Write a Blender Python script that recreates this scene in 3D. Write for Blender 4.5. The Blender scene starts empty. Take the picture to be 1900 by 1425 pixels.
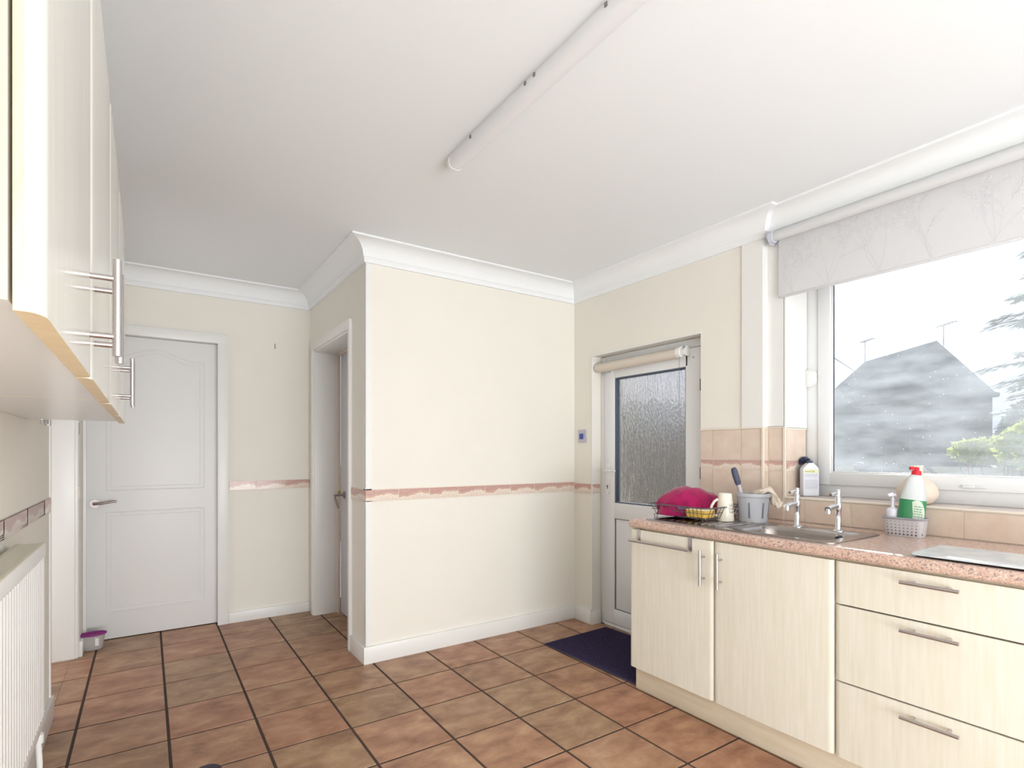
import bpy, bmesh, math, random
from mathutils import Vector, Matrix
R = math.radians
rnd = random.Random(7)
sc = bpy.context.scene
COL = sc.collection

# ---------------------------------------------------------------- camera
CAM_Z, FPX, HORIZ, YAW = 1.22, 1005.0, 840.0, R(34.0)
cd = bpy.data.cameras.new('camera')
cam = bpy.data.objects.new('camera', cd); COL.objects.link(cam)
cam.location = (0, 0, CAM_Z); cam.rotation_euler = (R(90), 0, -YAW)
cd.sensor_width = 36.0; cd.lens = FPX / 1900.0 * 36.0
cd.shift_y = (HORIZ - 712.5) / 1900.0            # rising front, as in architectural shots
cd.clip_start = 0.02; cd.clip_end = 300
sc.camera = cam

# ---------------------------------------------------------------- exposure
sc.view_settings.view_transform = 'Standard'
sc.view_settings.look = 'None'
sc.view_settings.gamma = 1.0
sc.view_settings.use_curve_mapping = False
sc.view_settings.exposure = 0.34

# ---------------------------------------------------------------- helpers for colour and nodes
def lin(r, g, b):
    f = lambda c: (c / 255.0) / 12.92 if c <= 10 else (((c / 255.0) + 0.055) / 1.055) ** 2.4
    return (f(r), f(g), f(b), 1.0)

FW = Vector((math.sin(YAW), math.cos(YAW), 0)); RT = Vector((math.cos(YAW), -math.sin(YAW), 0))
SUN_DIR = (FW + RT * (1650 - 950) / FPX + Vector((0, 0, 1)) * (840 - 486) / FPX).normalized()

# ---------------------------------------------------------------- sky
w = bpy.data.worlds.new('sky'); sc.world = w; w.use_nodes = True
nt = w.node_tree; nt.nodes.clear(); L = nt.links
def N(t, tree=None, **kw):
    n = (tree or nt).nodes.new(t)
    for k, v in kw.items(): setattr(n, k, v)
    return n
tc = N('ShaderNodeTexCoord')
sep = N('ShaderNodeSeparateXYZ'); L.new(tc.outputs['Generated'], sep.inputs[0])
mp = N('ShaderNodeMapping'); mp.inputs['Scale'].default_value = (2.2, 2.2, 5.5); L.new(tc.outputs['Generated'], mp.inputs[0])
no = N('ShaderNodeTexNoise'); no.inputs['Scale'].default_value = 2.6; no.inputs['Detail'].default_value = 7; no.inputs['Roughness'].default_value = .58
L.new(mp.outputs[0], no.inputs['Vector'])
cr = N('ShaderNodeValToRGB'); cr.color_ramp.elements[0].position = .40; cr.color_ramp.elements[1].position = .62
cr.color_ramp.elements[0].color = lin(206, 216, 238); cr.color_ramp.elements[1].color = lin(246, 246, 250)
L.new(no.outputs[0], cr.inputs[0])
dt = N('ShaderNodeVectorMath', operation='DOT_PRODUCT'); dt.inputs[1].default_value = SUN_DIR
nm = N('ShaderNodeVectorMath', operation='NORMALIZE'); L.new(tc.outputs['Generated'], nm.inputs[0]); L.new(nm.outputs[0], dt.inputs[0])
mr = N('ShaderNodeMapRange'); mr.inputs['From Min'].default_value = .955; mr.inputs['From Max'].default_value = 1.0
mr.interpolation_type = 'SMOOTHSTEP'
L.new(dt.outputs['Value'], mr.inputs[0])
mx = N('ShaderNodeMix', data_type='RGBA', blend_type='ADD'); mx.inputs[0].default_value = 1
gl = N('ShaderNodeMix', data_type='RGBA'); gl.inputs['A'].default_value = (0, 0, 0, 1); gl.inputs['B'].default_value = (.5, .5, .5, 1)
L.new(mr.outputs[0], gl.inputs[0]); L.new(cr.outputs[0], mx.inputs['A']); L.new(gl.outputs['Result'], mx.inputs['B'])
bg = N('ShaderNodeBackground'); bg.inputs[1].default_value = .60; L.new(mx.outputs['Result'], bg.inputs[0])
ow = N('ShaderNodeOutputWorld'); L.new(bg.outputs[0], ow.inputs[0])

# ---------------------------------------------------------------- sun, and added fill lamps out of view
sd = bpy.data.lights.new('sun', 'SUN'); sd.energy = 5.0; sd.angle = R(0.8); sd.color = (1.0, .95, .88)
so = bpy.data.objects.new('sun', sd); COL.objects.link(so)
so.rotation_euler = (-SUN_DIR).to_track_quat('-Z', 'Y').to_euler(); so.location = (8, 4, 5)
def area(name, loc, direction, sx, sy, power, color=(1, 1, 1)):
    a = bpy.data.lights.new(name, 'AREA'); a.shape = 'RECTANGLE'; a.size = sx; a.size_y = sy; a.energy = power; a.color = color
    o = bpy.data.objects.new(name, a); COL.objects.link(o); o.location = loc
    o.rotation_euler = Vector(direction).to_track_quat('-Z', 'Y').to_euler()
    return o
area('added_fill_rear_wall', (1.15, -3.45, 1.2), (0, 1, 0.08), 2.9, 2.2, 92, (.91, .955, 1.0))  # added fill panel at the unseen rear wall, no doors modelled there
area('added_fill_hall', (-1.36, 3.68, 1.1), (1, 0, .15), 1.2, 2.0, 11, (.97, .975, 1.0))  # added fill lamp in the unseen hall, lifts side wall and ceiling
area('added_fill_behind_viewer', (.85, -1.9, .5), (.05, 1.0, .9), 2.0, 1.2, 58, (.91, .955, 1.0))  # added upward fill lamp out of view, brightens the ceiling

# ---------------------------------------------------------------- materials
MATS = {}
def principled(name, col, rough=.5, metal=0.0, spec=.5, coat=0.0, trans=0.0, ior=1.45, sss=None):
    m = bpy.data.materials.new(name); m.use_nodes = True
    b = m.node_tree.nodes['Principled BSDF']
    b.inputs['Base Color'].default_value = col
    b.inputs['Roughness'].default_value = rough; b.inputs['Metallic'].default_value = metal
    b.inputs['Specular IOR Level'].default_value = spec
    b.inputs['Coat Weight'].default_value = coat; b.inputs['Coat Roughness'].default_value = .08
    b.inputs['Transmission Weight'].default_value = trans; b.inputs['IOR'].default_value = ior
    MATS[name] = m
    return m
def noisecol(m, stops, scale=5, stretch=(1, 1, 1), detail=5, rough=.6, bump=0.0, coord='Object', per_object=False, dist=.002, bscale=None, distort=0):
    t = m.node_tree; lk = t.links; b = t.nodes['Principled BSDF']
    c = N('ShaderNodeTexCoord', t); mp = N('ShaderNodeMapping', t); mp.inputs['Scale'].default_value = stretch
    lk.new(c.outputs[coord], mp.inputs[0])
    n = N('ShaderNodeTexNoise', t); n.inputs['Scale'].default_value = scale; n.inputs['Detail'].default_value = detail; n.inputs['Roughness'].default_value = rough
    n.inputs['Distortion'].default_value = distort
    lk.new(mp.outputs[0], n.inputs['Vector'])
    if per_object:
        n.noise_dimensions = '4D'
        oi = N('ShaderNodeObjectInfo', t); mu = N('ShaderNodeMath', t, operation='MULTIPLY'); mu.inputs[1].default_value = 60
        lk.new(oi.outputs['Random'], mu.inputs[0]); lk.new(mu.outputs[0], n.inputs['W'])
    r = N('ShaderNodeValToRGB', t); els = r.color_ramp.elements
    while len(els) < len(stops): els.new(.5)
    for e, (p, col) in zip(els, stops): e.position = p; e.color = col
    lk.new(n.outputs[0], r.inputs[0]); lk.new(r.outputs[0], b.inputs['Base Color'])
    if bump:
        n2 = n
        if bscale:
            n2 = N('ShaderNodeTexNoise', t); n2.inputs['Scale'].default_value = bscale; n2.inputs['Detail'].default_value = 3
            lk.new(c.outputs[coord], n2.inputs['Vector'])
        bp = N('ShaderNodeBump', t); bp.inputs['Strength'].default_value = bump; bp.inputs['Distance'].default_value = dist
        lk.new(n2.outputs[0], bp.inputs['Height']); lk.new(bp.outputs[0], b.inputs['Normal'])
    return r, n, b

cream = principled('cream_wall_paint', lin(240, 234, 220), .75, spec=.2)
noisecol(cream, [(.3, lin(239, 235, 225)), (.7, lin(241, 237, 228))], 3, bump=.12, bscale=180, dist=.001)
ceil_m = principled('white_ceiling_paint', lin(240, 243, 245), .9, spec=.1)
cove_m = principled('white_coving_paint', lin(243, 245, 246), .6, spec=.3)
gloss_w = principled('white_gloss_paint', lin(238, 237, 234), .32, spec=.45)
door_w = principled('white_door_paint', lin(236, 235, 234), .4, spec=.4)
upvc = principled('white_upvc', lin(236, 237, 238), .25, spec=.5)
upvc_gasket = principled('dark_gasket', lin(60, 68, 82), .5)
metal = principled('brushed_steel', lin(196, 190, 190), .28, 1.0)
chrome = principled('chrome', lin(228, 230, 234), .08, 1.0)
steel = principled('sink_steel', lin(186, 180, 176), .22, 1.0)
noisecol(steel, [(.2, lin(168, 160, 156)), (.8, lin(196, 190, 186))], 4, stretch=(40, 1, 1), bump=.05)
wire = principled('grey_wire', lin(120, 118, 126), .3, .8)
grout = principled('floor_grout', lin(84, 72, 66), .9, spec=.1)
wgrout = principled('wall_tile_grout', lin(236, 226, 212), .8, spec=.2)

tile_m = principled('terracotta_floor_tile', lin(170, 120, 92), .38, spec=.4)
rmp, nz, bs = noisecol(tile_m, [(.30, lin(132, 98, 80)), (.44, lin(164, 126, 102)), (.56, lin(182, 146, 120)), (.70, lin(200, 168, 138))], 6.5, stretch=(1, 1.6, 1), detail=8, rough=.62, per_object=True, bump=.25, dist=.0015, distort=.4)
t = tile_m.node_tree; oi = N('ShaderNodeObjectInfo', t)
r2 = N('ShaderNodeValToRGB', t); e = r2.color_ramp.elements
e[0].position = 0; e[0].color = lin(255, 236, 228); e[1].position = 1; e[1].color = lin(240, 242, 230)
t.links.new(oi.outputs['Random'], r2.inputs[0])
mm = N('ShaderNodeMix', t, data_type='RGBA', blend_type='MULTIPLY'); mm.inputs[0].default_value = 1
t.links.new(rmp.outputs[0], mm.inputs['A']); t.links.new(r2.outputs[0], mm.inputs['B']); t.links.new(mm.outputs['Result'], bs.inputs['Base Color'])

wtile = principled('peach_wall_tile', lin(226, 198, 172), .22, spec=.5)
noisecol(wtile, [(.3, lin(216, 194, 176)), (.6, lin(227, 209, 193)), (.8, lin(236, 221, 207))], 9, stretch=(1, 1, 1), detail=7, rough=.65, per_object=True)
silltile = principled('pale_sill_tile', lin(222, 208, 200), .3)
noisecol(silltile, [(.3, lin(212, 196, 190)), (.7, lin(230, 218, 210))], 9, per_object=True)

def border_mat():
    m = principled('printed_border_tile', lin(200, 150, 130), .2, spec=.5)
    t = m.node_tree; lk = t.links; b = t.nodes['Principled BSDF']
    c = N('ShaderNodeTexCoord', t); s = N('ShaderNodeSeparateXYZ', t); lk.new(c.outputs['UV'], s.inputs[0])
    n = N('ShaderNodeTexNoise', t); n.inputs['Scale'].default_value = 5; n.inputs['Detail'].default_value = 5; n.noise_dimensions = '4D'
    oi = N('ShaderNodeObjectInfo', t); mu = N('ShaderNodeMath', t, operation='MULTIPLY'); mu.inputs[1].default_value = 37
    lk.new(oi.outputs['Random'], mu.inputs[0]); lk.new(mu.outputs[0], n.inputs['W'])
    mp = N('ShaderNodeMapping', t); mp.inputs['Scale'].default_value = (1, .35, 1); lk.new(c.outputs['UV'], mp.inputs[0]); lk.new(mp.outputs[0], n.inputs['Vector'])
    sn = N('ShaderNodeMath', t, operation='SINE'); sm = N('ShaderNodeMath', t, operation='MULTIPLY'); sm.inputs[1].default_value = 5.2
    lk.new(s.outputs[0], sm.inputs[0]); lk.new(sm.outputs[0], sn.inputs[0])
    a1 = N('ShaderNodeMath', t, operation='MULTIPLY_ADD'); a1.inputs[1].default_value = .16; a1.inputs[2].default_value = .12
    lk.new(sn.outputs[0], a1.inputs[0])
    a2 = N('ShaderNodeMath', t, operation='MULTIPLY_ADD'); a2.inputs[1].default_value = .7; lk.new(n.outputs[0], a2.inputs[0]); lk.new(a1.outputs[0], a2.inputs[2])
    d = N('ShaderNodeMath', t, operation='SUBTRACT'); lk.new(s.outputs[1], d.inputs[0]); lk.new(a2.outputs[0], d.inputs[1])
    r = N('ShaderNodeValToRGB', t); e = r.color_ramp.elements
    e[0].position = .0; e[0].color = lin(234, 216, 202); e[1].position = 1; e[1].color = lin(208, 172, 162)
    for p, cc in ((.44, lin(240, 228, 214)), (.5, lin(214, 176, 146)), (.54, lin(214, 182, 170)), (.75, lin(204, 164, 154))):
        q = e.new(p); q.color = cc
    ad = N('ShaderNodeMath', t, operation='ADD'); ad.inputs[1].default_value = .5; lk.new(d.outputs[0], ad.inputs[0]); lk.new(ad.outputs[0], r.inputs[0])
    n2 = N('ShaderNodeTexNoise', t); n2.inputs['Scale'].default_value = 14; n2.inputs['Detail'].default_value = 3; lk.new(c.outputs['UV'], n2.inputs['Vector'])
    mx = N('ShaderNodeMix', t, data_type='RGBA', blend_type='MULTIPLY'); mx.inputs[0].default_value = .35
    r3 = N('ShaderNodeValToRGB', t); r3.color_ramp.elements[0].position = .35; r3.color_ramp.elements[0].color = (.55, .45, .45, 1); r3.color_ramp.elements[1].position = .6
    lk.new(n2.outputs[0], r3.inputs[0]); lk.new(r.outputs[0], mx.inputs['A']); lk.new(r3.outputs[0], mx.inputs['B'])
    lk.new(mx.outputs['Result'], b.inputs['Base Color'])
    return m
border_m = border_mat()

front_m = principled('pale_ivory_woodgrain', lin(236, 229, 206), .42, spec=.35)
noisecol(front_m, [(.35, lin(235, 230, 213)), (.65, lin(242, 238, 226))], 6, stretch=(14, 14, .8), detail=6)
wallunit_m = principled('gloss_ivory_woodgrain', lin(230, 226, 212), .16, spec=.5)
noisecol(wallunit_m, [(.35, lin(232, 230, 220)), (.65, lin(238, 236, 228))], 6, stretch=(14, 14, .8), detail=6)
maple = principled('pale_maple', lin(240, 220, 176), .38)
noisecol(maple, [(.3, lin(226, 200, 152)), (.7, lin(238, 217, 176))], 4, stretch=(6, 6, .8), detail=6, distort=.5)
carc_m = principled('white_melamine', lin(238, 238, 236), .25)
plinth_m = principled('ivory_plinth', lin(238, 226, 204), .45)
noisecol(plinth_m, [(.35, lin(232, 219, 194)), (.65, lin(241, 231, 211))], 5, stretch=(10, .9, 10), detail=6)

wt = principled('pink_granite_laminate', lin(205, 165, 148), .17, spec=.5)
def granite():
    m = wt; t = m.node_tree; lk = t.links; b = t.nodes['Principled BSDF']
    c = N('ShaderNodeTexCoord', t)
    v = N('ShaderNodeTexVoronoi', t); v.inputs['Scale'].default_value = 230; lk.new(c.outputs['Object'], v.inputs['Vector'])
    s = N('ShaderNodeSeparateColor', t); lk.new(v.outputs['Color'], s.inputs[0])
    r = N('ShaderNodeValToRGB', t); e = r.color_ramp.elements
    e[0].position = 0; e[0].color = lin(158, 140, 138); e[1].position = 1; e[1].color = lin(232, 214, 200)
    for p, cc in ((.07, lin(164, 140, 136)), (.14, lin(206, 172, 158)), (.6, lin(216, 184, 168)), (.85, lin(224, 196, 180))):
        q = e.new(p); q.color = cc
    lk.new(s.outputs[0], r.inputs[0])
    n = N('ShaderNodeTexNoise', t); n.inputs['Scale'].default_value = 60; lk.new(c.outputs['Object'], n.inputs['Vector'])
    mx = N('ShaderNodeMix', t, data_type='RGBA', blend_type='OVERLAY'); mx.inputs[0].default_value = .25
    lk.new(r.outputs[0], mx.inputs['A']); lk.new(n.outputs[0], mx.inputs['B']); lk.new(mx.outputs['Result'], b.inputs['Base Color'])
granite()

def window_glass():
    m = bpy.data.materials.new('dusty_hazed_window_glass'); m.use_nodes = True; t = m.node_tree; lk = t.links; t.nodes.clear()
    c = N('ShaderNodeTexCoord', t)
    tr = N('ShaderNodeBsdfTransparent', t); tr.inputs[0].default_value = (.98, .99, 1, 1)
    dif = N('ShaderNodeBsdfTranslucent', t); dif.inputs[0].default_value = (.82, .91, 1, 1)
    gly = N('ShaderNodeBsdfGlossy', t); gly.inputs['Roughness'].default_value = .02
    # film of dust; lens haze and cloud-like reflections painted in as soft bands
    mp = N('ShaderNodeMapping', t); mp.inputs['Scale'].default_value = (1, 1.4, 5); lk.new(c.outputs['Object'], mp.inputs[0])
    n = N('ShaderNodeTexNoise', t); n.inputs['Scale'].default_value = 2.6; n.inputs['Detail'].default_value = 5; lk.new(mp.outputs[0], n.inputs['Vector'])
    r = N('ShaderNodeMapRange', t); r.inputs['From Min'].default_value = .3; r.inputs['From Max'].default_value = .75; r.inputs['To Min'].default_value = .09; r.inputs['To Max'].default_value = .27
    lk.new(n.outputs[0], r.inputs[0])
    # runs
    mp2 = N('ShaderNodeMapping', t); mp2.inputs['Scale'].default_value = (1, 1, .035); lk.new(c.outputs['Object'], mp2.inputs[0])
    n2 = N('ShaderNodeTexNoise', t); n2.inputs['Scale'].default_value = 110; n2.inputs['Detail'].default_value = 2; lk.new(mp2.outputs[0], n2.inputs['Vector'])
    r2 = N('ShaderNodeMapRange', t); r2.inputs['From Min'].default_value = .66; r2.inputs['From Max'].default_value = .80; r2.inputs['To Max'].default_value = .05
    lk.new(n2.outputs[0], r2.inputs[0])
    # specks
    v = N('ShaderNodeTexVoronoi', t); v.inputs['Scale'].default_value = 42; lk.new(c.outputs['Object'], v.inputs['Vector'])
    sv = N('ShaderNodeSeparateColor', t); lk.new(v.outputs['Color'], sv.inputs[0])
    th = N('ShaderNodeMath', t, operation='MULTIPLY'); th.inputs[1].default_value = .085; lk.new(sv.outputs[0], th.inputs[0])
    lt = N('ShaderNodeMath', t, operation='LESS_THAN'); lk.new(v.outputs['Distance'], lt.inputs[0]); lk.new(th.outputs[0], lt.inputs[1])
    gt = N('ShaderNodeMath', t, operation='GREATER_THAN'); gt.inputs[1].default_value = .55; lk.new(sv.outputs[1], gt.inputs[0])
    sp = N('ShaderNodeMath', t, operation='MULTIPLY'); lk.new(lt.outputs[0], sp.inputs[0]); lk.new(gt.outputs[0], sp.inputs[1])
    s2 = N('ShaderNodeMath', t, operation='MULTIPLY'); s2.inputs[1].default_value = .6; lk.new(sp.outputs[0], s2.inputs[0])
    a = N('ShaderNodeMath', t, operation='ADD'); lk.new(r.outputs[0], a.inputs[0]); lk.new(r2.outputs[0], a.inputs[1])
    a2 = N('ShaderNodeMath', t, operation='ADD', use_clamp=True); lk.new(a.outputs[0], a2.inputs[0]); lk.new(s2.outputs[0], a2.inputs[1])
    m1 = N('ShaderNodeMixShader', t); lk.new(a2.outputs[0], m1.inputs[0]); lk.new(tr.outputs[0], m1.inputs[1]); lk.new(dif.outputs[0], m1.inputs[2])
    fr = N('ShaderNodeFresnel', t); fr.inputs[0].default_value = 1.3
    m2 = N('ShaderNodeMixShader', t); lk.new(fr.outputs[0], m2.inputs[0]); lk.new(m1.outputs[0], m2.inputs[1]); lk.new(gly.outputs[0], m2.inputs[2])
    o = N('ShaderNodeOutputMaterial', t); lk.new(m2.outputs[0], o.inputs[0])
    return m
wglass = window_glass()

def rain_glass():
    m = bpy.data.materials.new('reeded_obscure_glass'); m.use_nodes = True; t = m.node_tree; lk = t.links; t.nodes.clear()
    c = N('ShaderNodeTexCoord', t)
    mp = N('ShaderNodeMapping', t); mp.inputs['Scale'].default_value = (1, 1, .14); lk.new(c.outputs['Object'], mp.inputs[0])
    n = N('ShaderNodeTexNoise', t); n.inputs['Scale'].default_value = 85; n.inputs['Detail'].default_value = 5; n.inputs['Roughness'].default_value = .65; n.inputs['Distortion'].default_value = .6
    lk.new(mp.outputs[0], n.inputs['Vector'])
    v = N('ShaderNodeTexVoronoi', t); v.inputs['Scale'].default_value = 90
    mpv = N('ShaderNodeMapping', t); mpv.inputs['Scale'].default_value = (1, 1, .5); lk.new(c.outputs['Object'], mpv.inputs[0]); lk.new(mpv.outputs[0], v.inputs['Vector'])
    ad = N('ShaderNodeMath', t, operation='MULTIPLY_ADD'); ad.inputs[1].default_value = -.6; lk.new(v.outputs['Distance'], ad.inputs[0]); lk.new(n.outputs[0], ad.inputs[2])
    bp = N('ShaderNodeBump', t); bp.inputs['Strength'].default_value = 1; bp.inputs['Distance'].default_value = .0035; lk.new(ad.outputs[0], bp.inputs['Height'])
    g = N('ShaderNodeBsdfRefraction', t); g.inputs['IOR'].default_value = 1.35; g.inputs['Roughness'].default_value = .04; lk.new(bp.outputs[0], g.inputs['Normal'])
    tr = N('ShaderNodeBsdfTransparent', t); tl = N('ShaderNodeBsdfTranslucent', t); tl.inputs[0].default_value = (.9, .92, .95, 1); lk.new(bp.outputs[0], tl.inputs['Normal'])
    gl = N('ShaderNodeBsdfGlossy', t); gl.inputs['Roughness'].default_value = .1; lk.new(bp.outputs[0], gl.inputs['Normal'])
    thr = N('ShaderNodeMapRange', t); thr.inputs['From Min'].default_value = .45; thr.inputs['From Max'].default_value = .62; thr.inputs['To Min'].default_value = .40; thr.inputs['To Max'].default_value = .9
    lk.new(n.outputs[0], thr.inputs[0])
    m1 = N('ShaderNodeMixShader', t); lk.new(thr.outputs[0], m1.inputs[0]); lk.new(tr.outputs[0], m1.inputs[1]); lk.new(g.outputs[0], m1.inputs[2])
    m2 = N('ShaderNodeMixShader', t); m2.inputs[0].default_value = .03; lk.new(m1.outputs[0], m2.inputs[1]); lk.new(tl.outputs[0], m2.inputs[2])
    m3 = N('ShaderNodeMixShader', t); m3.inputs[0].default_value = .05; lk.new(m2.outputs[0], m3.inputs[1]); lk.new(gl.outputs[0], m3.inputs[2])
    o = N('ShaderNodeOutputMaterial', t); lk.new(m3.outputs[0], o.inputs[0])
    return m
dglass = rain_glass()

blind_m = bpy.data.materials.new('white_blind_fabric'); blind_m.use_nodes = True
def blind_nodes(m, col, amt):
    t = m.node_tree; b = t.nodes['Principled BSDF']; b.inputs['Base Color'].default_value = col; b.inputs['Roughness'].default_value = .8; b.inputs['Specular IOR Level'].default_value = .15
    tl = N('ShaderNodeBsdfTranslucent', t); tl.inputs[0].default_value = col
    mx = N('ShaderNodeMixShader', t); mx.inputs[0].default_value = amt
    t.links.new(b.outputs[0], mx.inputs[1]); t.links.new(tl.outputs[0], mx.inputs[2]); t.links.new(mx.outputs[0], t.nodes['Material Output'].inputs[0])
blind_nodes(blind_m, lin(241, 241, 242), .38)
print_m = principled('grey_print', lin(222, 222, 227), .8, spec=.1)
beige_blind = principled('beige_blind_fabric', lin(222, 212, 200), .8, spec=.1)

# ---------------------------------------------------------------- mesh helpers
WLOC = {}
def new_bm(): return bmesh.new()
def add_box(bm, x0, x1, y0, y1, z0, z1, bev=0.0, mat=0, seg=2):
    if x0 > x1: x0, x1 = x1, x0
    if y0 > y1: y0, y1 = y1, y0
    if z0 > z1: z0, z1 = z1, z0
    r = bmesh.ops.create_cube(bm, size=1)
    vs = r['verts']
    bmesh.ops.scale(bm, vec=(x1 - x0, y1 - y0, z1 - z0), verts=vs)
    bmesh.ops.translate(bm, vec=((x0 + x1) / 2, (y0 + y1) / 2, (z0 + z1) / 2), verts=vs)
    if mat:
        for f in {f for v in vs for f in v.link_faces}: f.material_index = mat
    if bev > 0:
        es = list({e for v in vs for e in v.link_edges})
        bmesh.ops.bevel(bm, geom=es, offset=bev, segments=seg, affect='EDGES', profile=.5)
    return bm
def add_cyl(bm, p0, p1, r0, r1=None, seg=16, mat=0, cap=True):
    p0, p1 = Vector(p0), Vector(p1); r1 = r0 if r1 is None else r1
    d = p1 - p0; q = d.to_track_quat('Z', 'Y').to_matrix()
    rings = []
    for p, r in ((p0, r0), (p1, r1)):
        rings.append([bm.verts.new(p + q @ Vector((r * math.cos(2 * math.pi * i / seg), r * math.sin(2 * math.pi * i / seg), 0))) for i in range(seg)])
    for i in range(seg):
        f = bm.faces.new((rings[0][i], rings[0][(i + 1) % seg], rings[1][(i + 1) % seg], rings[1][i])); f.material_index = mat; f.smooth = True
    if cap:
        f = bm.faces.new(rings[0][::-1]); f.material_index = mat; f = bm.faces.new(rings[1]); f.material_index = mat
    return bm
def add_tube(bm, pts, r, seg=8, mat=0, closed=False):
    pts = [Vector(p) for p in pts]; n = len(pts); rs = r if isinstance(r, (list, tuple)) else [r] * n
    rings = []; up = None
    for i, p in enumerate(pts):
        if closed: d = (pts[(i + 1) % n] - pts[i - 1])
        else: d = (pts[min(i + 1, n - 1)] - pts[max(i - 1, 0)])
        d.normalize()
        if up is None: up = Vector((0, 0, 1)) if abs(d.z) < .9 else Vector((1, 0, 0))
        a = d.cross(up)
        if a.length < 1e-4: a = d.cross(Vector((0.3, 1, 0.2)))
        a.normalize(); b = a.cross(d).normalized(); up = b
        rings.append([bm.verts.new(p + (a * math.cos(2 * math.pi * k / seg) + b * math.sin(2 * math.pi * k / seg)) * rs[i]) for k in range(seg)])
    m = n if closed else n - 1
    for i in range(m):
        A, B = rings[i], rings[(i + 1) % n]
        for k in range(seg):
            f = bm.faces.new((A[k], A[(k + 1) % seg], B[(k + 1) % seg], B[k])); f.smooth = True; f.material_index = mat
    if not closed:
        bm.faces.new(rings[0][::-1]).material_index = mat; bm.faces.new(rings[-1]).material_index = mat
    return bm
def add_lathe(bm, prof, cx, cy, z0, seg=28, mat=0, ex=1.0, ey=1.0, rot=0.0):
    rings = []
    for r, z in prof:
        if r < 1e-5: rings.append([bm.verts.new((cx, cy, z0 + z))]); continue
        ring = []
        for i in range(seg):
            a = 2 * math.pi * i / seg; x, y = r * ex * math.cos(a), r * ey * math.sin(a)
            ring.append(bm.verts.new((cx + x * math.cos(rot) - y * math.sin(rot), cy + x * math.sin(rot) + y * math.cos(rot), z0 + z)))
        rings.append(ring)
    for A, B in zip(rings, rings[1:]):
        for i in range(seg):
            j = (i + 1) % seg
            if len(A) == 1 and len(B) == 1: break
            if len(A) == 1: f = bm.faces.new((A[0], B[j], B[i]))
            elif len(B) == 1: f = bm.faces.new((A[i], A[j], B[0]))
            else: f = bm.faces.new((A[i], A[j], B[j], B[i]))
            f.smooth = True; f.material_index = mat
    return bm
def add_prism(bm, poly, axis, a0, a1, mat=0):
    """poly: 2D points; axis: 0,1,2 the axis of extrusion (other two in order)."""
    def P(u, v, t):
        if axis == 0: return (t, u, v)
        if axis == 1: return (u, t, v)
        return (u, v, t)
    A = [bm.verts.new(P(u, v, a0)) for u, v in poly]; B = [bm.verts.new(P(u, v, a1)) for u, v in poly]
    n = len(poly); fs = []
    for i in range(n): fs.append(bm.faces.new((A[i], A[(i + 1) % n], B[(i + 1) % n], B[i])))
    fs.append(bm.faces.new(A[::-1])); fs.append(bm.faces.new(B))
    for f in fs: f.material_index = mat
    return fs
def rrect(x0, x1, y0, y1, r, n=5):
    out = []
    for cx, cy, a0 in ((x1 - r, y1 - r, 0), (x0 + r, y1 - r, 90), (x0 + r, y0 + r, 180), (x1 - r, y0 + r, 270)):
        for i in range(n + 1):
            a = R(a0 + 90 * i / n); out.append((cx + r * math.cos(a), cy + r * math.sin(a)))
    return out
def rotz(bm, ang, c, verts=None):
    bmesh.ops.rotate(bm, cent=Vector(c), matrix=Matrix.Rotation(ang, 3, 'Z'), verts=verts or bm.verts)
def worldloc(o):
    l = Vector((0, 0, 0))
    while o is not None: l += o.location; o = o.parent
    return l
def obj(name, bm, mats, parent=None, label=None, kind=None, smooth=False, origin=None):
    bmesh.ops.recalc_face_normals(bm, faces=bm.faces[:])
    if smooth:
        for f in bm.faces: f.smooth = True
    base = worldloc(parent) if parent else Vector((0, 0, 0))
    if origin is None:
        if len(bm.verts):
            xs = [v.co for v in bm.verts]
            origin = Vector((sum(v.x for v in xs) / len(xs), sum(v.y for v in xs) / len(xs), min(v.z for v in xs)))
        else: origin = base
    origin = Vector(origin)
    bmesh.ops.translate(bm, vec=-origin, verts=bm.verts)
    me = bpy.data.meshes.new(name); bm.to_mesh(me); bm.free(); me.set_sharp_from_angle(angle=R(42))
    for m in (mats if isinstance(mats, (list, tuple)) else [mats]): me.materials.append(m)
    o = bpy.data.objects.new(name, me); COL.objects.link(o)
    o.parent = parent; o.location = origin - base
    if label: o['label'] = label
    if kind: o['kind'] = kind
    return o
def thing(name, label, cat, loc, group=None, kind=None):
    o = bpy.data.objects.new(name, None); COL.objects.link(o); o.location = loc; o.empty_display_size = .05
    o['label'] = label; o['category'] = cat
    if group: o['group'] = group
    if kind: o['kind'] = kind
    return o
def tag(o, label, cat, group=None, kind=None):
    o['label'] = label; o['category'] = cat
    if group: o['group'] = group
    if kind: o['kind'] = kind
    return o
def box(*a, **k): return add_box(new_bm(), *a, **k)
def autosmooth(o, ang=40):
    for p in o.data.polygons: p.use_smooth = True
    o.data.set_sharp_from_angle(angle=R(ang))
    return o

CEIL = 2.44
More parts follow.
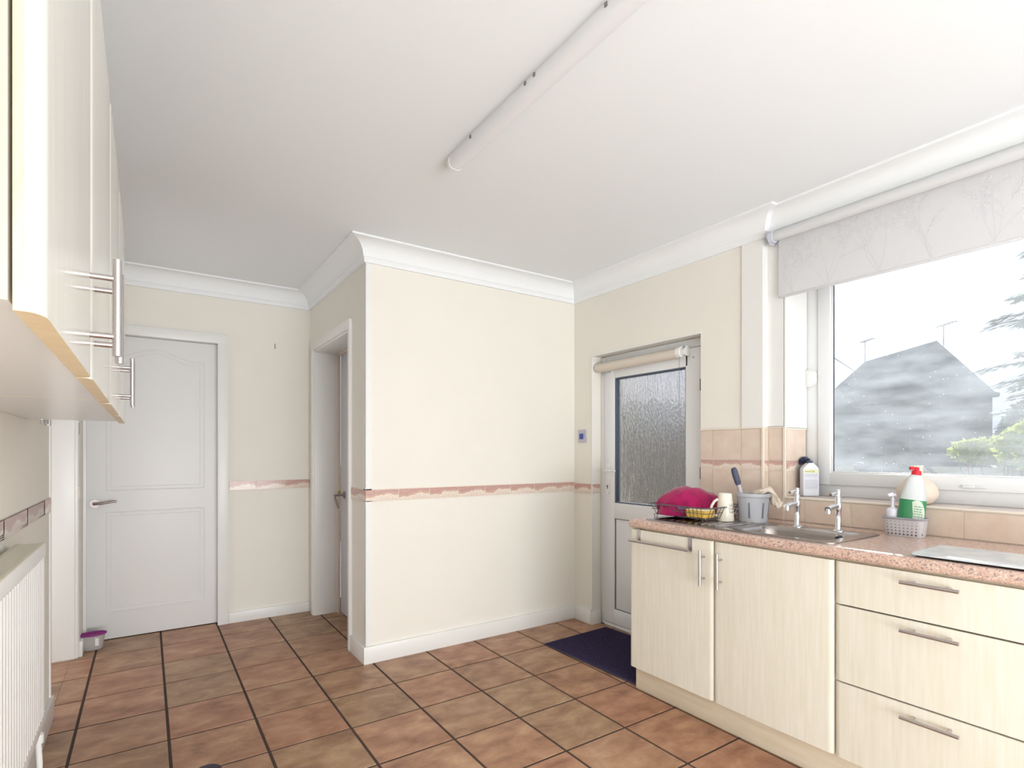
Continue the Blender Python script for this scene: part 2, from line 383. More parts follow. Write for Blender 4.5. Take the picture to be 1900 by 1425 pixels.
# ================================================================= ROOM SHELL
def shell(name, boxes, mat, label, cat='wall'):
    bm = new_bm()
    for b in boxes: add_box(bm, *b)
    return tag(obj(name, bm, mat), label, cat, kind='structure')
XL, XR, XW, YB, YC = -.37, 2.626, 2.665, 4.35, 3.068
floor = shell('floor', [(-1.5, 2.93, -3.6, 4.6, -.12, -.0018)], grout, 'floor of square terracotta tiles with dark joints', 'floor')
shell('ceiling', [(-1.5, 2.95, -3.6, 4.6, CEIL, 2.56)], ceil_m, 'flat white painted ceiling', 'ceiling')
wall_left = shell('wall_left', [(-.5, XL, -3.6, 3.25, 0, CEIL), (-.5, XL, 3.25, 4.12, 2.03, CEIL), (-.5, -.335, 4.12, 4.6, 0, CEIL),
      (-1.5, -1.4, -3.6, 4.6, 0, CEIL), (-1.4, -.5, 3.0, 3.1, 0, CEIL), (-1.4, -.5, 4.5, 4.6, 0, CEIL)], cream, 'cream wall on the left behind the radiator and wall units')
wall_back = shell('wall_back', [(-.335, -.327, YB, 4.6, 0, CEIL), (.427, 1.22, YB, 4.5, 0, CEIL), (-.327, .427, YB, 4.5, 2.0, CEIL), (-.327, .427, 4.47, 4.6, 0, 2.0)],
      cream, 'cream back wall around the white panelled door')
wall_side = shell('wall_side', [(1.05, 1.22, YC + .11, 3.36, 0, CEIL), (1.05, 1.22, 4.2, YB, 0, CEIL), (1.05, 1.22, 3.36, 4.2, 1.985, CEIL), (1.5, 1.6, 3.2, 4.5, 0, CEIL)],
      cream, 'cream return wall with the recessed side door')
wall_center = shell('wall_center', [(1.05, 2.93, YC, 3.178, 0, CEIL)], cream, 'wide blank cream wall crossed by the border tiles')
wall_right = shell('wall_right', [(XR, 2.93, 2.878, YC, 0, CEIL), (XR, 2.93, 1.964, 2.878, 1.905, CEIL), (XR, 2.93, 1.585, 1.964, 0, CEIL),
      (XW, 2.93, 1.494, 1.585, 0, CEIL), (XW, 2.93, -.3, 1.494, 0, .99), (XW, 2.93, -.3, 1.494, 2.2, CEIL), (XW, 2.93, -3.6, -.3, 0, CEIL)],
      cream, 'cream right wall with the glazed door and the window')
shell('wall_front', [(-.5, 2.93, -3.6, -3.5, 0, CEIL)], cream, 'cream wall behind the viewer')
# white painted board between door and window, and window reveal lining
shell('trim_1', [(2.6165, XR, 1.583, 1.70, 1.352, CEIL)], gloss_w, 'white vertical board between the cream wall and the window', 'trim')
shell('trim_2', [(XR, XW, 1.578, 1.585, 1.352, CEIL), (2.655, XW, 1.492, 1.578, 1.352, CEIL), (2.655, 2.86, 1.484, 1.494, 1.345, 2.2)], gloss_w, 'white painted window reveal beside the blind', 'trim')

shell('trim_12', [(2.6225, 2.632, 2.872, 2.882, .1, 1.905), (2.6225, 2.632, 1.960, 2.882, 1.902, 1.914)], gloss_w, 'thin white bead around the back door opening', 'trim')

# coving
def coving():
    prof = [(0, 2.318), (.014, 2.318), (.014, 2.343), (.020, 2.350)]
    for i in range(9):
        a = R(90 * i / 8); prof.append((.100 - .078 * math.cos(a), 2.352 + .074 * math.sin(a) ** 1.0 if False else 2.352 + .074 * (1 - math.cos(R(90 * i / 8)) if False else math.sin(a))))
    # concave quarter: centre lies out in the room
    prof = prof[:4] + [(.102 - .080 * math.cos(R(90 * i / 8)) , 2.352) for i in range(0)]
    for i in range(9):
        a = R(90 * i / 8); prof.append((.104 - .082 * math.cos(a), 2.350 + .078 * (math.sin(a))))
    prof = prof[:4]
    for i in range(9):                      # arc bulging towards the wall corner
        a = R(90 * i / 8); prof.append((.022 + .080 * (1 - math.cos(a)), 2.350 + .078 * math.sin(a)))
    prof += [(.113, 2.430), (.113, 2.442)]
    path = [(XL, -3.5), (XL, YB), (1.05, YB), (1.05, YC), (XR, YC), (XR, 1.585), (XW, 1.585), (XW, -3.5)]
    nrm = []
    for i in range(len(path) - 1):
        dx, dy = path[i + 1][0] - path[i][0], path[i + 1][1] - path[i][1]; l = math.hypot(dx, dy); nrm.append((dy / l, -dx / l))
    names = ['left', 'back', 'side', 'center', 'right', None, None]
    groups = [([0], 'along the left wall'), ([1], 'above the panelled door'), ([2], 'above the recessed side door'), ([3], 'above the blank central wall'), ([4, 5, 6], 'above the glazed door and window')]
    for gi, (segs, txt) in enumerate(groups):
        bm = new_bm()
        for s in segs:
            rings = []
            for vi in (s, s + 1):
                ns = [nrm[k] for k in (vi - 1, vi) if 0 <= k < len(nrm)]
                ox, oy = (ns[0][0] + ns[1][0], ns[0][1] + ns[1][1]) if len(ns) == 2 else ns[0]
                rings.append([bm.verts.new((path[vi][0] + ox * c, path[vi][1] + oy * c, z)) for c, z in prof])
            for k in range(len(prof) - 1):
                f = bm.faces.new((rings[0][k], rings[0][k + 1], rings[1][k + 1], rings[1][k]))
                f.smooth = 4 <= k <= 11
        tag(obj('trim_%d' % (3 + gi), bm, cove_m), 'white plaster coving ' + txt, 'coving', kind='structure')
coving()

# skirting boards
def skirt(name, segs, label):
    bm = new_bm()
    for x0, x1, y0, y1, top in segs:
        add_box(bm, x0, x1, y0, y1, 0, top, bev=.0008)
    return tag(obj(name, bm, gloss_w), label, 'skirting board', kind='structure')
skirt('baseboard_center', [(1.034, XR, YC - .016, YC, .098)], 'white skirting board along the blank central wall')
skirt('baseboard_side', [(1.034, 1.05, YC, 3.335, .098)], 'short white skirting board beside the recessed side door')
skirt('baseboard_right', [(2.610, XR, 2.865, 3.052, .098), (2.610, 2.70, 2.862, 2.878, .098)], 'short white skirting board beside the glazed door')
skirt('baseboard_back', [(.485, 1.05, YB - .016, YB, .075)], 'white skirting board between the two white doors')
skirt('baseboard_left', [(XL, XL + .016, -3.5, 3.262, .10), (-.335, -.319, 4.125, 4.34, .09)], 'white skirting board under the radiator')
# corner trims
shell('trim_8', [(1.046, 1.054 + .03, YC - .004, YC + .0, .1, 2.33), (1.046, 1.05, YC - .004, YC + .03, .1, 2.33)], gloss_w, 'white corner bead on the outer corner of the central wall', 'trim')
shell('trim_9', [(XL - .02, XL + .006, 3.235, 3.262, .1, 2.40)], gloss_w, 'white edge strip ending the left wall by the radiator', 'trim')

# ================================================================= FLOOR TILES
def tile_bm(w, d, th, bev):
    bm = new_bm(); add_box(bm, -w / 2, w / 2, -d / 2, d / 2, -.012, th, bev=0)
    es = [e for e in bm.edges if all(v.co.z > 0 - 1e-6 for v in e.verts)]
    bmesh.ops.bevel(bm, geom=es, offset=bev, segments=2, affect='EDGES', profile=.6)
    return bm
cache = {}
def mesh_tile(kind, w, d, mat, th=.0, bev=.0025):
    key = (kind, round(w, 3), round(d, 3))
    if key not in cache:
        bm = tile_bm(w, d, .0008, bev); bmesh.ops.recalc_face_normals(bm, faces=bm.faces[:])
        me = bpy.data.meshes.new(kind); bm.to_mesh(me); bm.free(); me.materials.append(mat); cache[key] = me
    return cache[key]
J = .011
xl = [1.088 + .3365 * k for k in range(-8, 7)]; yl = [3.060 + .3365 * k for k in range(-14, 6)]
fl = worldloc(floor)
def clip_tile(x0, x1, y0, y1):
    """limit a tile to the room"""
    out = []
    regs = [(-1.4, -.37, 3.25, 4.12), (XL, 2.70, -1.5, YC), (-.37, 1.23, YC, 4.40)]
    for a0, a1, b0, b1 in regs:
        u0, u1, v0, v1 = max(x0, a0), min(x1, a1), max(y0, b0), min(y1, b1)
        if u1 - u0 > .02 and v1 - v0 > .02: out.append((u0, u1, v0, v1))
    # merge the two main regions when the tile straddles them in full width
    if len(out) == 2 and out[0][0] == out[1][0] and out[0][1] == out[1][1] and abs(out[0][3] - out[1][2]) < 1e-6:
        out = [(out[0][0], out[0][1], out[0][2], out[1][3])]
    return out
for i in range(len(xl) - 1):
    for j in range(len(yl) - 1):
        for u0, u1, v0, v1 in clip_tile(xl[i] + J / 2, xl[i + 1] - J / 2, yl[j] + J / 2, yl[j + 1] - J / 2):
            if u0 > 2.15 and v1 < 1.95: continue          # under the base units
            o = bpy.data.objects.new('floor_tile', mesh_tile('floor_tile', u1 - u0, v1 - v0, tile_m)); COL.objects.link(o)
            o.parent = floor; o.location = Vector(((u0 + u1) / 2, (v0 + v1) / 2, rnd.uniform(-.0006, .0004))) - fl
            o.rotation_euler = (rnd.uniform(-.0008, .0008), rnd.uniform(-.0008, .0008), 0)

# ================================================================= WALL TILES (vertical)
def vtile(kind, parent, p, u, wdt, hgt, nrm, mat, bev=.0015, uv=None):
    """p: lower-left corner seen from the room, u: direction along the wall, nrm: out of the wall"""
    key = (kind, round(wdt, 3), round(hgt, 3))
    if key not in cache:
        bm = new_bm(); add_box(bm, 0, wdt, -.002, .007, 0, hgt)
        es = [e for e in bm.edges if all(v.co.y > .006 for v in e.verts)]
        bmesh.ops.bevel(bm, geom=es, offset=bev, segments=2, affect='EDGES')
        uvl = bm.loops.layers.uv.new('UVMap')
        for f in bm.faces:
            for l in f.loops: l[uvl].uv = (l.vert.co.x / .2, l.vert.co.z / hgt)
        bmesh.ops.recalc_face_normals(bm, faces=bm.faces[:])
        me = bpy.data.meshes.new(kind); bm.to_mesh(me); bm.free(); me.materials.append(mat); cache[key] = me
    o = bpy.data.objects.new(kind, cache[key]); COL.objects.link(o); o.parent = parent
    u = Vector(u); n = Vector(nrm); z = Vector((0, 0, 1))
    M = Matrix((u, n, z)).transposed()
    o.matrix_local = Matrix.Translation(Vector(p) - worldloc(parent)) @ M.to_4x4()
    return o
G = .004
BZ0, BZ1 = .940, 1.003
def border_run(parent, fix, a, b, joints, face):
    edges = [a] + [j for j in joints if a + .02 < j < b - .02] + [b]
    for e0, e1 in zip(edges, edges[1:]):
        e0 += G / 2; e1 -= G / 2
        if face == '-Y': vtile('border_tile', parent, (e1, fix, BZ0), (-1, 0, 0), e1 - e0, BZ1 - BZ0, (0, -1, 0), border_m)
        if face == '-X': vtile('border_tile', parent, (fix, e0, BZ0), (0, 1, 0), e1 - e0, BZ1 - BZ0, (-1, 0, 0), border_m)
        if face == '+X': vtile('border_tile', parent, (fix, e1, BZ0), (0, -1, 0), e1 - e0, BZ1 - BZ0, (1, 0, 0), border_m)
# thin caulk line above and under is part of each wall's border bedding
def bedding(name, b):
    o = obj('tile_bedding', box(*b), wgrout, name); return o
bedding(wall_center, (1.048, XR, YC - .004, YC, BZ0 - .004, BZ1 + .006))
bedding(wall_side, (1.046, 1.05, YC, 3.325, BZ0 - .004, BZ1 + .006))
bedding(wall_back, (.49, 1.05, YB - .004, YB, BZ0 - .004 + .012, BZ1 + .012))
bedding(wall_left, (XL, XL + .004, -1.2, 3.24, BZ0 - .004 + .01, BZ1 + .012))
bedding(wall_right, (2.622, XR, 2.876, YC, BZ0 - .01, BZ1))
border_run(wall_center, YC, 1.045, XR - .008, [1.25 + .2015 * k for k in range(0, 8)], '-Y')
border_run(wall_side, 1.05, YC, 3.325, [], '-X')
BZ0, BZ1 = .952, 1.014
border_run(wall_back, YB, .49, 1.045, [.665, .867], '-Y')
border_run(wall_left, XL, -.55, 3.24, [3.24 - .2 * k + .02 for k in range(0, 19)], '+X')
BZ0, BZ1 = .932, .995
border_run(wall_right, XR, 2.878, YC - .008, [], '-X')
vtile('border_tile', wall_right, (2.70, 2.878, BZ0), (-1, 0, 0), .074, BZ1 - BZ0, (0, -1, 0), border_m)

# splashback tiles
rows = [(.882, .975, 'wall_tile'), (.979, 1.127, 'wall_tile'), (1.131, 1.181, 'border_tile'), (1.185, 1.345, 'wall_tile')]
bed = new_bm()
add_box(bed, XR - .004, XR, 1.585, 1.962, .88, 1.35)
add_box(bed, XR - .004, XW, 1.581, 1.585, .88, 1.35)
add_box(bed, XW - .004, XW, 1.494, 1.581, .88, 1.35)
add_box(bed, XW - .004, XW, -.3, 1.494, .88, .988)
add_box(bed, XW - .004, 2.86, 1.490, 1.494, .99, 1.34)
obj('tile_bedding', bed, wgrout, wall_right)
def col_tiles(edges, mk, rws):
    for e0, e1 in zip(edges, edges[1:]):
        for z0, z1, k in rws:
            mk(k, e0 + G / 2, e1 - G / 2, z0, z1)
col_tiles([1.588, 1.707, 1.880, 1.960], lambda k, a, b, z0, z1: vtile(k, wall_right, (XR, a, z0), (0, 1, 0), b - a, z1 - z0, (-1, 0, 0), border_m if k == 'border_tile' else wtile), rows)
for z0, z1, k in rows:
    vtile(k, wall_right, (XW - .004, 1.585, z0), (-1, 0, 0), .030, z1 - z0, (0, -1, 0), border_m if k == 'border_tile' else wtile)
    vtile(k, wall_right, (XW, 1.499, z0), (0, 1, 0), .074, z1 - z0, (-1, 0, 0), border_m if k == 'border_tile' else wtile)
    if z0 > 1.0: vtile(k, wall_right, (2.857, 1.494, z0), (-1, 0, 0), .186, z1 - z0, (0, -1, 0), border_m if k == 'border_tile' else wtile)
vtile('wall_tile', wall_right, (2.857, 1.494, 1.003), (-1, 0, 0), .186, .124, (0, -1, 0), wtile)
ed = [1.488, 1.390, 1.182, .977, .772, .567, .362, .157, -.05]
for a, b in zip(ed, ed[1:]):
    vtile('wall_tile', wall_right, (XW, b + G / 2, .882), (0, 1, 0), a - b - G, .105, (-1, 0, 0), wtile)
# white plastic tile edge strips
shell('trim_10', [(XR - .012, XR - .002, 1.578, 1.588, .884, 1.35), (XW - .011, XW - .001, 1.486, 1.497, .99, 1.35), (XR - .010, XR, 1.586, 1.962, 1.346, 1.354), (2.655, XW, 1.494, 1.58, 1.346, 1.354),
      (2.665, 2.857, 1.484, 1.494, 1.339, 1.347)], wgrout, 'thin ivory plastic edging around the splashback tiles', 'trim')

# window sill, tiled
sill = tag(obj('trim_11', box(2.662, 2.875, -.3, 1.494, .986, .994), wgrout), 'window sill of pale tiles above the sink', 'window sill', kind='structure')
sl = worldloc(sill)
for a, b in zip(ed, ed[1:]):
    bm = new_bm(); add_box(bm, 2.672, 2.872, b + .002, a - .002, .990, 1.000, bev=.0015); obj('sill_tile', bm, silltile, sill)
bm = new_bm(); add_tube(bm, [(2.660, 1.492, .996), (2.660, -.3, .996)], .006, 8); obj('sill_edging', bm, wgrout, sill)

# ================================================================= WINDOW
WY0, WY1, WZ0, WZ1 = -.30, 1.49, 1.0, 2.2
win = thing('window_1', 'wide white plastic window above the sink with dusty glass', 'window', (2.86, .8, 1.0), kind='structure')
def frame_rect(bm, x0, x1, y0, y1, z0, z1, w, bev=.004, mat=0):
    add_box(bm, x0, x1, y0, y0 + w, z0, z1, bev, mat); add_box(bm, x0, x1, y1 - w, y1, z0, z1, bev, mat)
    add_box(bm, x0, x1, y0 + w - bev, y1 - w + bev, z0, z0 + w, bev, mat); add_box(bm, x0, x1, y0 + w - bev, y1 - w + bev, z1 - w, z1, bev, mat)
bm = new_bm(); frame_rect(bm, 2.862, 2.92, WY0, WY1, WZ0, WZ1, .066); add_box(bm, 2.866, 2.915, .395, .455, 1.05, 2.15, .004)
obj('window_frame', bm, upvc, win)
for (a, b) in ((.452, 1.427), (-.235, .398)):
    s = obj('sash', new_bm() and (lambda q: (frame_rect(q, 2.852, 2.905, a, b, 1.058, 2.142, .062, .006), q)[1])(new_bm()), upvc, win)
    g = new_bm(); frame_rect(g, 2.872, 2.892, a + .055, b - .055, 1.113, 2.087, .010, .0005); obj('glazing_gasket', g, upvc_gasket, s)
    g = new_bm(); frame_rect(g, 2.864, 2.872, a + .055, b - .055, 1.113, 2.087, .014, .003); obj('glazing_bead', g, upvc, s)
    g = new_bm(); add_box(g, 2.880, 2.884, a + .060, b - .060, 1.118, 2.082); obj('pane', g, wglass, s, 'dusty glass with haze in its colour, flecked with dried drops')
# sash handle low on the frame, behind the vase
g = new_bm(); add_box(g, 2.838, 2.852, .79, .83, 1.072, 1.084, .003); add_box(g, 2.842, 2.85, .75, .80, 1.074, 1.082, .003); obj('catch', g, upvc, win)
# rounded white contact sensor on frame
vs = thing('window_sensor', 'small rounded white sensor fixed to the left side of the window frame', 'sensor', (2.85, 1.46, 1.56))
bm = new_bm(); pts = rrect(1.432, 1.500, 1.560, 1.650, .030, 6); add_prism(bm, pts, 0, 2.838, 2.862)
bmesh.ops.recalc_face_normals(bm, faces=bm.faces[:])
bmesh.ops.bevel(bm, geom=[e for e in bm.edges if all(v.co.x < 2.84 for v in e.verts)], offset=.006, segments=3, affect='EDGES')
obj('housing', bm, gloss_w, vs)
bm = new_bm(); add_box(bm, 2.835, 2.838, 1.438, 1.474, 1.57, 1.64, .001); obj('cover', bm, upvc, vs)

# ================================================================= ROLLER BLIND over the window
def roller_blind():
    t = thing('roller_blind', 'white roller blind with grey branch print, half lowered over the window', 'blind', (2.62, .6, 2.0))
    bm = new_bm(); add_cyl(bm, (2.610, 1.515, 2.303), (2.610, -.33, 2.303), .024, seg=24); obj('roller_tube', bm, blind_m, t)
    bm = new_bm(); add_box(bm, 2.6335, 2.6350, -.32, 1.508, 2.004, 2.303); obj('fabric', bm, blind_m, t)
    bm = new_bm(); add_box(bm, 2.631, 2.638, -.32, 1.508, 1.994, 2.006, .002); obj('bottom_bar', bm, blind_m, t)
    bm = new_bm(); add_cyl(bm, (2.610, 1.515, 2.303), (2.610, 1.538, 2.303), .030, seg=24)
    add_box(bm, 2.605, 2.655, 1.536, 1.541, 2.27, 2.335, .001)
    obj('end_bracket', bm, principled('pale_grey_plastic', lin(206, 210, 222), .4), t)
    # grey printed sprays of twigs with buds
    pb = new_bm(); X = 2.6330; rr = random.Random(11)
    cnt = [0]
    def off(v):
        return v - Vector((cnt[0] * 1.5e-7, 0, 0))
    def ribbon(p, q, w):
        cnt[0] += 1
        d = (q - p); l = d.length
        if l < 1e-4: return
        n = Vector((0, -d.z, d.y)) / l * w
        pb.faces.new([pb.verts.new(off(v)) for v in (p - n, p + n, q + n, q - n)])
    def bud(p, r):
        cnt[0] += 1; pb.faces.new([pb.verts.new(off(p) + Vector((0, r * math.cos(a), r * 1.3 * math.sin(a)))) for a in [2 * math.pi * k / 6 for k in range(6)]])
    def branch(p, ang, ln, w, depth):
        n = 6
        for i in range(n):
            ang += rr.uniform(-.16, .16)
            q = p + Vector((0, math.sin(ang), math.cos(ang))) * ln / n
            if q.z > 2.275 or q.z < 2.008 or q.y > 1.5 or q.y < -.3: return
            ribbon(p, q, w); p = q
            if depth > 0 and i > 1 and rr.random() < .62: branch(p, ang + rr.choice((-1, 1)) * rr.uniform(.4, .8), ln * .5, w * .7, depth - 1)
            if depth <= 1 and rr.random() < .55: bud(p + Vector((0, rr.uniform(-.006, .006), rr.uniform(-.004, .006))), rr.uniform(.002, .0042))
    y = 1.44
    while y > -.25:
        for k in range(4): branch(Vector((X, y + rr.uniform(-.01, .01), 2.010 + (0.06 if int(y * 10) % 2 else 0))), rr.uniform(-.75, .75), rr.uniform(.16, .26), .0008, 2)
        y -= rr.uniform(.16, .24)
    obj('printed_twigs', pb, print_m, t, 'grey twig print')
roller_blind()

# ================================================================= EXTERIOR DOOR
def ext_door():
    d = thing('door_1', 'white plastic back door with a tall rain-streaked obscured pane', 'door', (2.72, 2.42, 0), kind='structure')
    Y0, Y1 = 1.968, 2.876
    bm = new_bm(); add_box(bm, 2.712, 2.785, Y1 - .050, Y1, 0, 1.90, .004); add_box(bm, 2.712, 2.785, Y0, Y0 + .050, 0, 1.90, .004)
    add_box(bm, 2.712, 2.785, Y0 + .046, Y1 - .046, 1.852, 1.903, .004); add_box(bm, 2.700, 2.80, Y0 + .046, Y1 - .046, 0, .022, .003)
    obj('door_frame', bm, upvc, d)
    y0, y1, z0, z1 = Y0 + .052, Y1 - .052, .026, 1.848
    leaf = new_bm(); w = .094
    add_box(leaf, 2.700, 2.768, y1 - w, y1, z0, z1, .005); add_box(leaf, 2.700, 2.768, y0, y0 + w + .015, z0, z1, .005)
    add_box(leaf, 2.700, 2.768, y0 + w - .004, y1 - w + .004, z1 - .108, z1, .005); add_box(leaf, 2.700, 2.768, y0 + w - .004, y1 - w + .004, z0, z0 + .104, .005)
    add_box(leaf, 2.700, 2.768, y0 + w - .004, y1 - w + .004, .762, .872, .005)
    lf = obj('door_leaf', leaf, upvc, d)
    gy0, gy1 = y0 + w + .012, y1 - w
    bm = new_bm(); frame_rect(bm, 2.708, 2.750, gy0, gy1, .870, 1.742, .010, .001)
    obj('glazing_gasket', bm, principled('navy_gasket', lin(84, 94, 112), .5), d)
    bm = new_bm(); add_box(bm, 2.728, 2.734, gy0 + .004, gy1 - .004, .874, 1.738); obj('pane', bm, dglass, d, 'obscured glass running with condensation')
    bm = new_bm(); frame_rect(bm, 2.709, 2.722, gy0 + .0, gy1, .128, .764, .006, .001); obj('panel_gasket', bm, upvc_gasket, d)
    bm = new_bm(); add_box(bm, 2.712, 2.750, gy0 + .004, gy1 - .004, .130, .762, .002); obj('lower_panel', bm, upvc, d)
    # handle
    bm = new_bm(); add_prism(bm, rrect(2.772, 2.800, .93, 1.145, .013, 4), 0, 2.690, 2.701); h = obj('handle_plate', bm, gloss_w, d)
    bm = new_bm(); add_tube(bm, [(2.69, 2.786, 1.095), (2.655, 2.786, 1.095), (2.645, 2.775, 1.095), (2.645, 2.70, 1.095), (2.648, 2.672, 1.095)], .008, 8); obj('lever', bm, gloss_w, h)
    bm = new_bm(); add_cyl(bm, (2.6895, 2.786, .986), (2.6875, 2.786, .986), .007, seg=12); add_box(bm, 2.6875, 2.690, 2.782, 2.790, .966, .984, .001); obj('keyhole', bm, wire, h)
    # hinges
    for z in (.30, 1.10, 1.62):
        bm = new_bm(); add_cyl(bm, (2.698, y0 - .002, z - .035), (2.698, y0 - .002, z + .035), .005, seg=10); obj('hinge', bm, upvc_gasket if z > 1 else upvc, d)
    for yy, zz in ((y1 - .05, z1 - .06), (y0 + .05, z1 - .06)):
        bm = new_bm(); add_cyl(bm, (2.7005, yy, zz), (2.698, yy, zz), .004, seg=8); obj('screw_cap', bm, wire, d)
    b = thing('door_blind', 'rolled-up beige roller blind at the top of the glazed back door', 'blind', (2.67, 2.5, 1.80))
    bm = new_bm(); add_cyl(bm, (2.668, 2.868, 1.822), (2.668, 2.155, 1.822), .032, seg=24); obj('rolled_fabric', bm, beige_blind, b)
    bm = new_bm(); add_cyl(bm, (2.668, 2.874, 1.822), (2.668, 2.866, 1.822), .026, seg=16); obj('end_cap', bm, gloss_w, b)
    bm = new_bm(); add_cyl(bm, (2.668, 2.155, 1.826), (2.668, 2.128, 1.826), .034, seg=20); add_cyl(bm, (2.668, 2.128, 1.826), (2.668, 2.098, 1.826), .022, seg=12); add_box(bm, 2.664, 2.70, 2.096, 2.102, 1.80, 1.86, .001)
    obj('chain_wheel', bm, gloss_w, b)
    bm = new_bm(); pts = []
    for k in range(90):
        z = 1.80 - k * .0085
        bmesh.ops.create_icosphere(bm, subdivisions=1, radius=.0028, matrix=Matrix.Translation((2.655, 2.138, z)))
    obj('bead_chain', bm, principled('bead_plastic', lin(150, 140, 138), .5), b, kind='stuff')
ext_door()

# ================================================================= BACK PANELLED DOOR
def lever_handle(parent, c, n, along, drop, mat, curve=True):
    c = Vector(c); n = Vector(n); a = Vector(along)
    bm = new_bm(); add_cyl(bm, c, c + n * .010, .026, seg=24); h = obj('handle_rose', bm, mat, parent)
    bm = new_bm(); p = [c + n * .008, c + n * .045, c + n * .052 + a * .008, c + n * .054 + a * .03 + Vector((0, 0, drop * .1)), c + n * .054 + a * .065 + Vector((0, 0, drop * .6)), c + n * .054 + a * .095 + Vector((0, 0, drop)), c + n * .054 + a * .118 + Vector((0, 0, drop))]
    add_tube(bm, p, [.009, .009, .009, .008, .008, .008, .007], 10); obj('lever', bm, mat, h)
def back_door():
    d = thing('door_2', 'white two-panel interior door with an arched top panel and steel lever', 'door', (.05, 4.40, 0), kind='structure')
    bm = new_bm(); add_box(bm, -.322, .420, 4.395, 4.435, .006, 1.992, .002); obj('door_leaf', bm, door_w, d)
    # mouldings of the two pressed panels
    def loop(x0, x1, z0, z1, arch, inset, rad):
        x0 += inset; x1 -= inset; z0 += inset; z1 -= inset
        pts = [(x1, z0), (x1, z1)]
        if arch:
            n = 20
            for i in range(1, n):
                u = i / n; xx = x1 + (x0 - x1) * u
                s = max(0, 1 - abs(u - .5) / .40)
                pts.append((xx, z1 + .062 * (.5 - .5 * math.cos(math.pi * s))))
        pts += [(x0, z1), (x0, z0)]
        bm = new_bm(); P = []
        for (a, b), (c, e) in zip(pts, pts[1:] + pts[:1]):
            m = max(1, int(math.hypot(c - a, e - b) / .05))
            for k in range(m): P.append((a + (c - a) * k / m, 4.3945, b + (e - b) * k / m))
        add_tube(bm, P, rad, 8, closed=True); return bm
    for args in ((-.215, .335, .975, 1.855, True), (-.215, .335, .185, .832, False)):
        pnl = obj('panel_moulding', loop(*args, 0, .0045), door_w, d)
        obj('inner_moulding', loop(*args, .024, .003), door_w, pnl)
    lever_handle(d, (-.278, 4.395, .892), (0, -1, 0), (1, 0, 0), .012, principled('satin_nickel', lin(160, 150, 148), .3, 1.0))
    bm = new_bm(); add_box(bm, .416, .484, 4.328, 4.352, 0, 1.9925, .002); add_box(bm, -.334, .484, 4.3285, 4.352, 1.992, 2.058, .002)
    add_box(bm, -.334, -.316, 4.328, 4.352, 0, 1.9925, .002); obj('architrave', bm, gloss_w, d)
    bm = new_bm(); add_box(bm, .420, .430, 4.345, 4.47, 0, 2.0, .001); add_box(bm, -.334, -.324, 4.345, 4.47, 0, 2.0, .001); add_box(bm, -.324, .42, 4.345, 4.47, 1.994, 2.004, .001)
    obj('door_lining', bm, gloss_w, d)
back_door()

# ================================================================= SIDE DOOR
def side_door():
    d = thing('door_3', 'narrow-looking white side door recessed in a deep lining', 'door', (1.2, 3.8, 0), kind='structure')
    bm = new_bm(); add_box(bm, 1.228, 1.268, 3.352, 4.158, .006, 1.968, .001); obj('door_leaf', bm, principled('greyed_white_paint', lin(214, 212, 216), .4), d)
    bm = new_bm(); add_box(bm, 1.040, 1.215, 4.185, 4.208, 0, 1.992, .002); add_box(bm, 1.040, 1.215, 3.34, 3.36, 0, 1.992, .002); add_box(bm, 1.040, 1.215, 3.36, 4.185, 1.972, 1.992, .002)
    obj('door_lining', bm, gloss_w, d)
    bm = new_bm(); add_box(bm, 1.205, 1.226, 4.160, 4.19, 0, 1.975, .001); add_box(bm, 1.205, 1.226, 3.355, 3.37, 0, 1.975, .001); add_box(bm, 1.205, 1.226, 3.37, 4.16, 1.960, 1.975, .001)
    obj('door_stop', bm, principled('tan_door_edge', lin(220, 204, 190), .5), d)
    bm = new_bm(); add_box(bm, 1.030, 1.052, 4.200, 4.262, 0, 1.9855, .002); add_box(bm, 1.030, 1.052, 3.318, 3.350, 0, 1.9855, .002); add_box(bm, 1.0305, 1.052, 3.318, 4.262, 1.985, 2.047, .002)
    obj('architrave', bm, gloss_w, d)
    bm = new_bm(); c = Vector((1.228, 4.06, .905)); mt = principled('worn_nickel', lin(168, 158, 160), .3, 1.0)
    add_cyl(bm, c, c + Vector((-.010, 0, 0)), .026, seg=20); h = obj('handle_rose', bm, mt, d)
    bm = new_bm(); add_tube(bm, [c, c + Vector((-.05, 0, 0)), c + Vector((-.075, -.005, -.002)), c + Vector((-.078, -.03, -.03)), c + Vector((-.07, -.06, -.075)), c + Vector((-.066, -.072, -.09))], [.009, .009, .010, .009, .009, .008], 10); obj('lever', bm, mt, h)
    bm = new_bm(); add_box(bm, 1.2258, 1.2275, 4.15, 4.156, .955, .975, .0005); add_box(bm, 1.205, 1.227, 4.154, 4.1598, .895, .93, .0005); obj('strike_plate', bm, principled('brass', lin(214, 190, 120), .25, 1.0), d)
side_door()
# doorway in the left wall (only its far jamb shows)
dw = thing('door_4', 'white jamb and architrave of the open doorway in the left wall', 'door', (-.4, 4.12, 0), kind='structure')
bm = new_bm(); add_box(bm, -.52, -.352, 4.098, 4.12, 0, 2.03, .003); add_box(bm, -.52, -.39, 3.25, 3.27, 0, 2.03, .003); add_box(bm, -.52, -.39, 3.27, 4.10, 2.01, 2.03, .002); obj('door_lining', bm, gloss_w, dw)
bm = new_bm(); add_box(bm, -.372, -.338, 4.104, 4.135, 0, 2.05, .003); obj('architrave', bm, gloss_w, dw)
bm = new_bm(); add_box(bm, -.3365, -.3335, 4.128, 4.136, 1.33, 1.40, .0005); obj('hinge', bm, upvc_gasket, dw)
bm = new_bm(); add_box(bm, -.337, -.331, 4.130, 4.150, .94, 1.02, .0005); obj('tile_end', bm, border_m, dw)

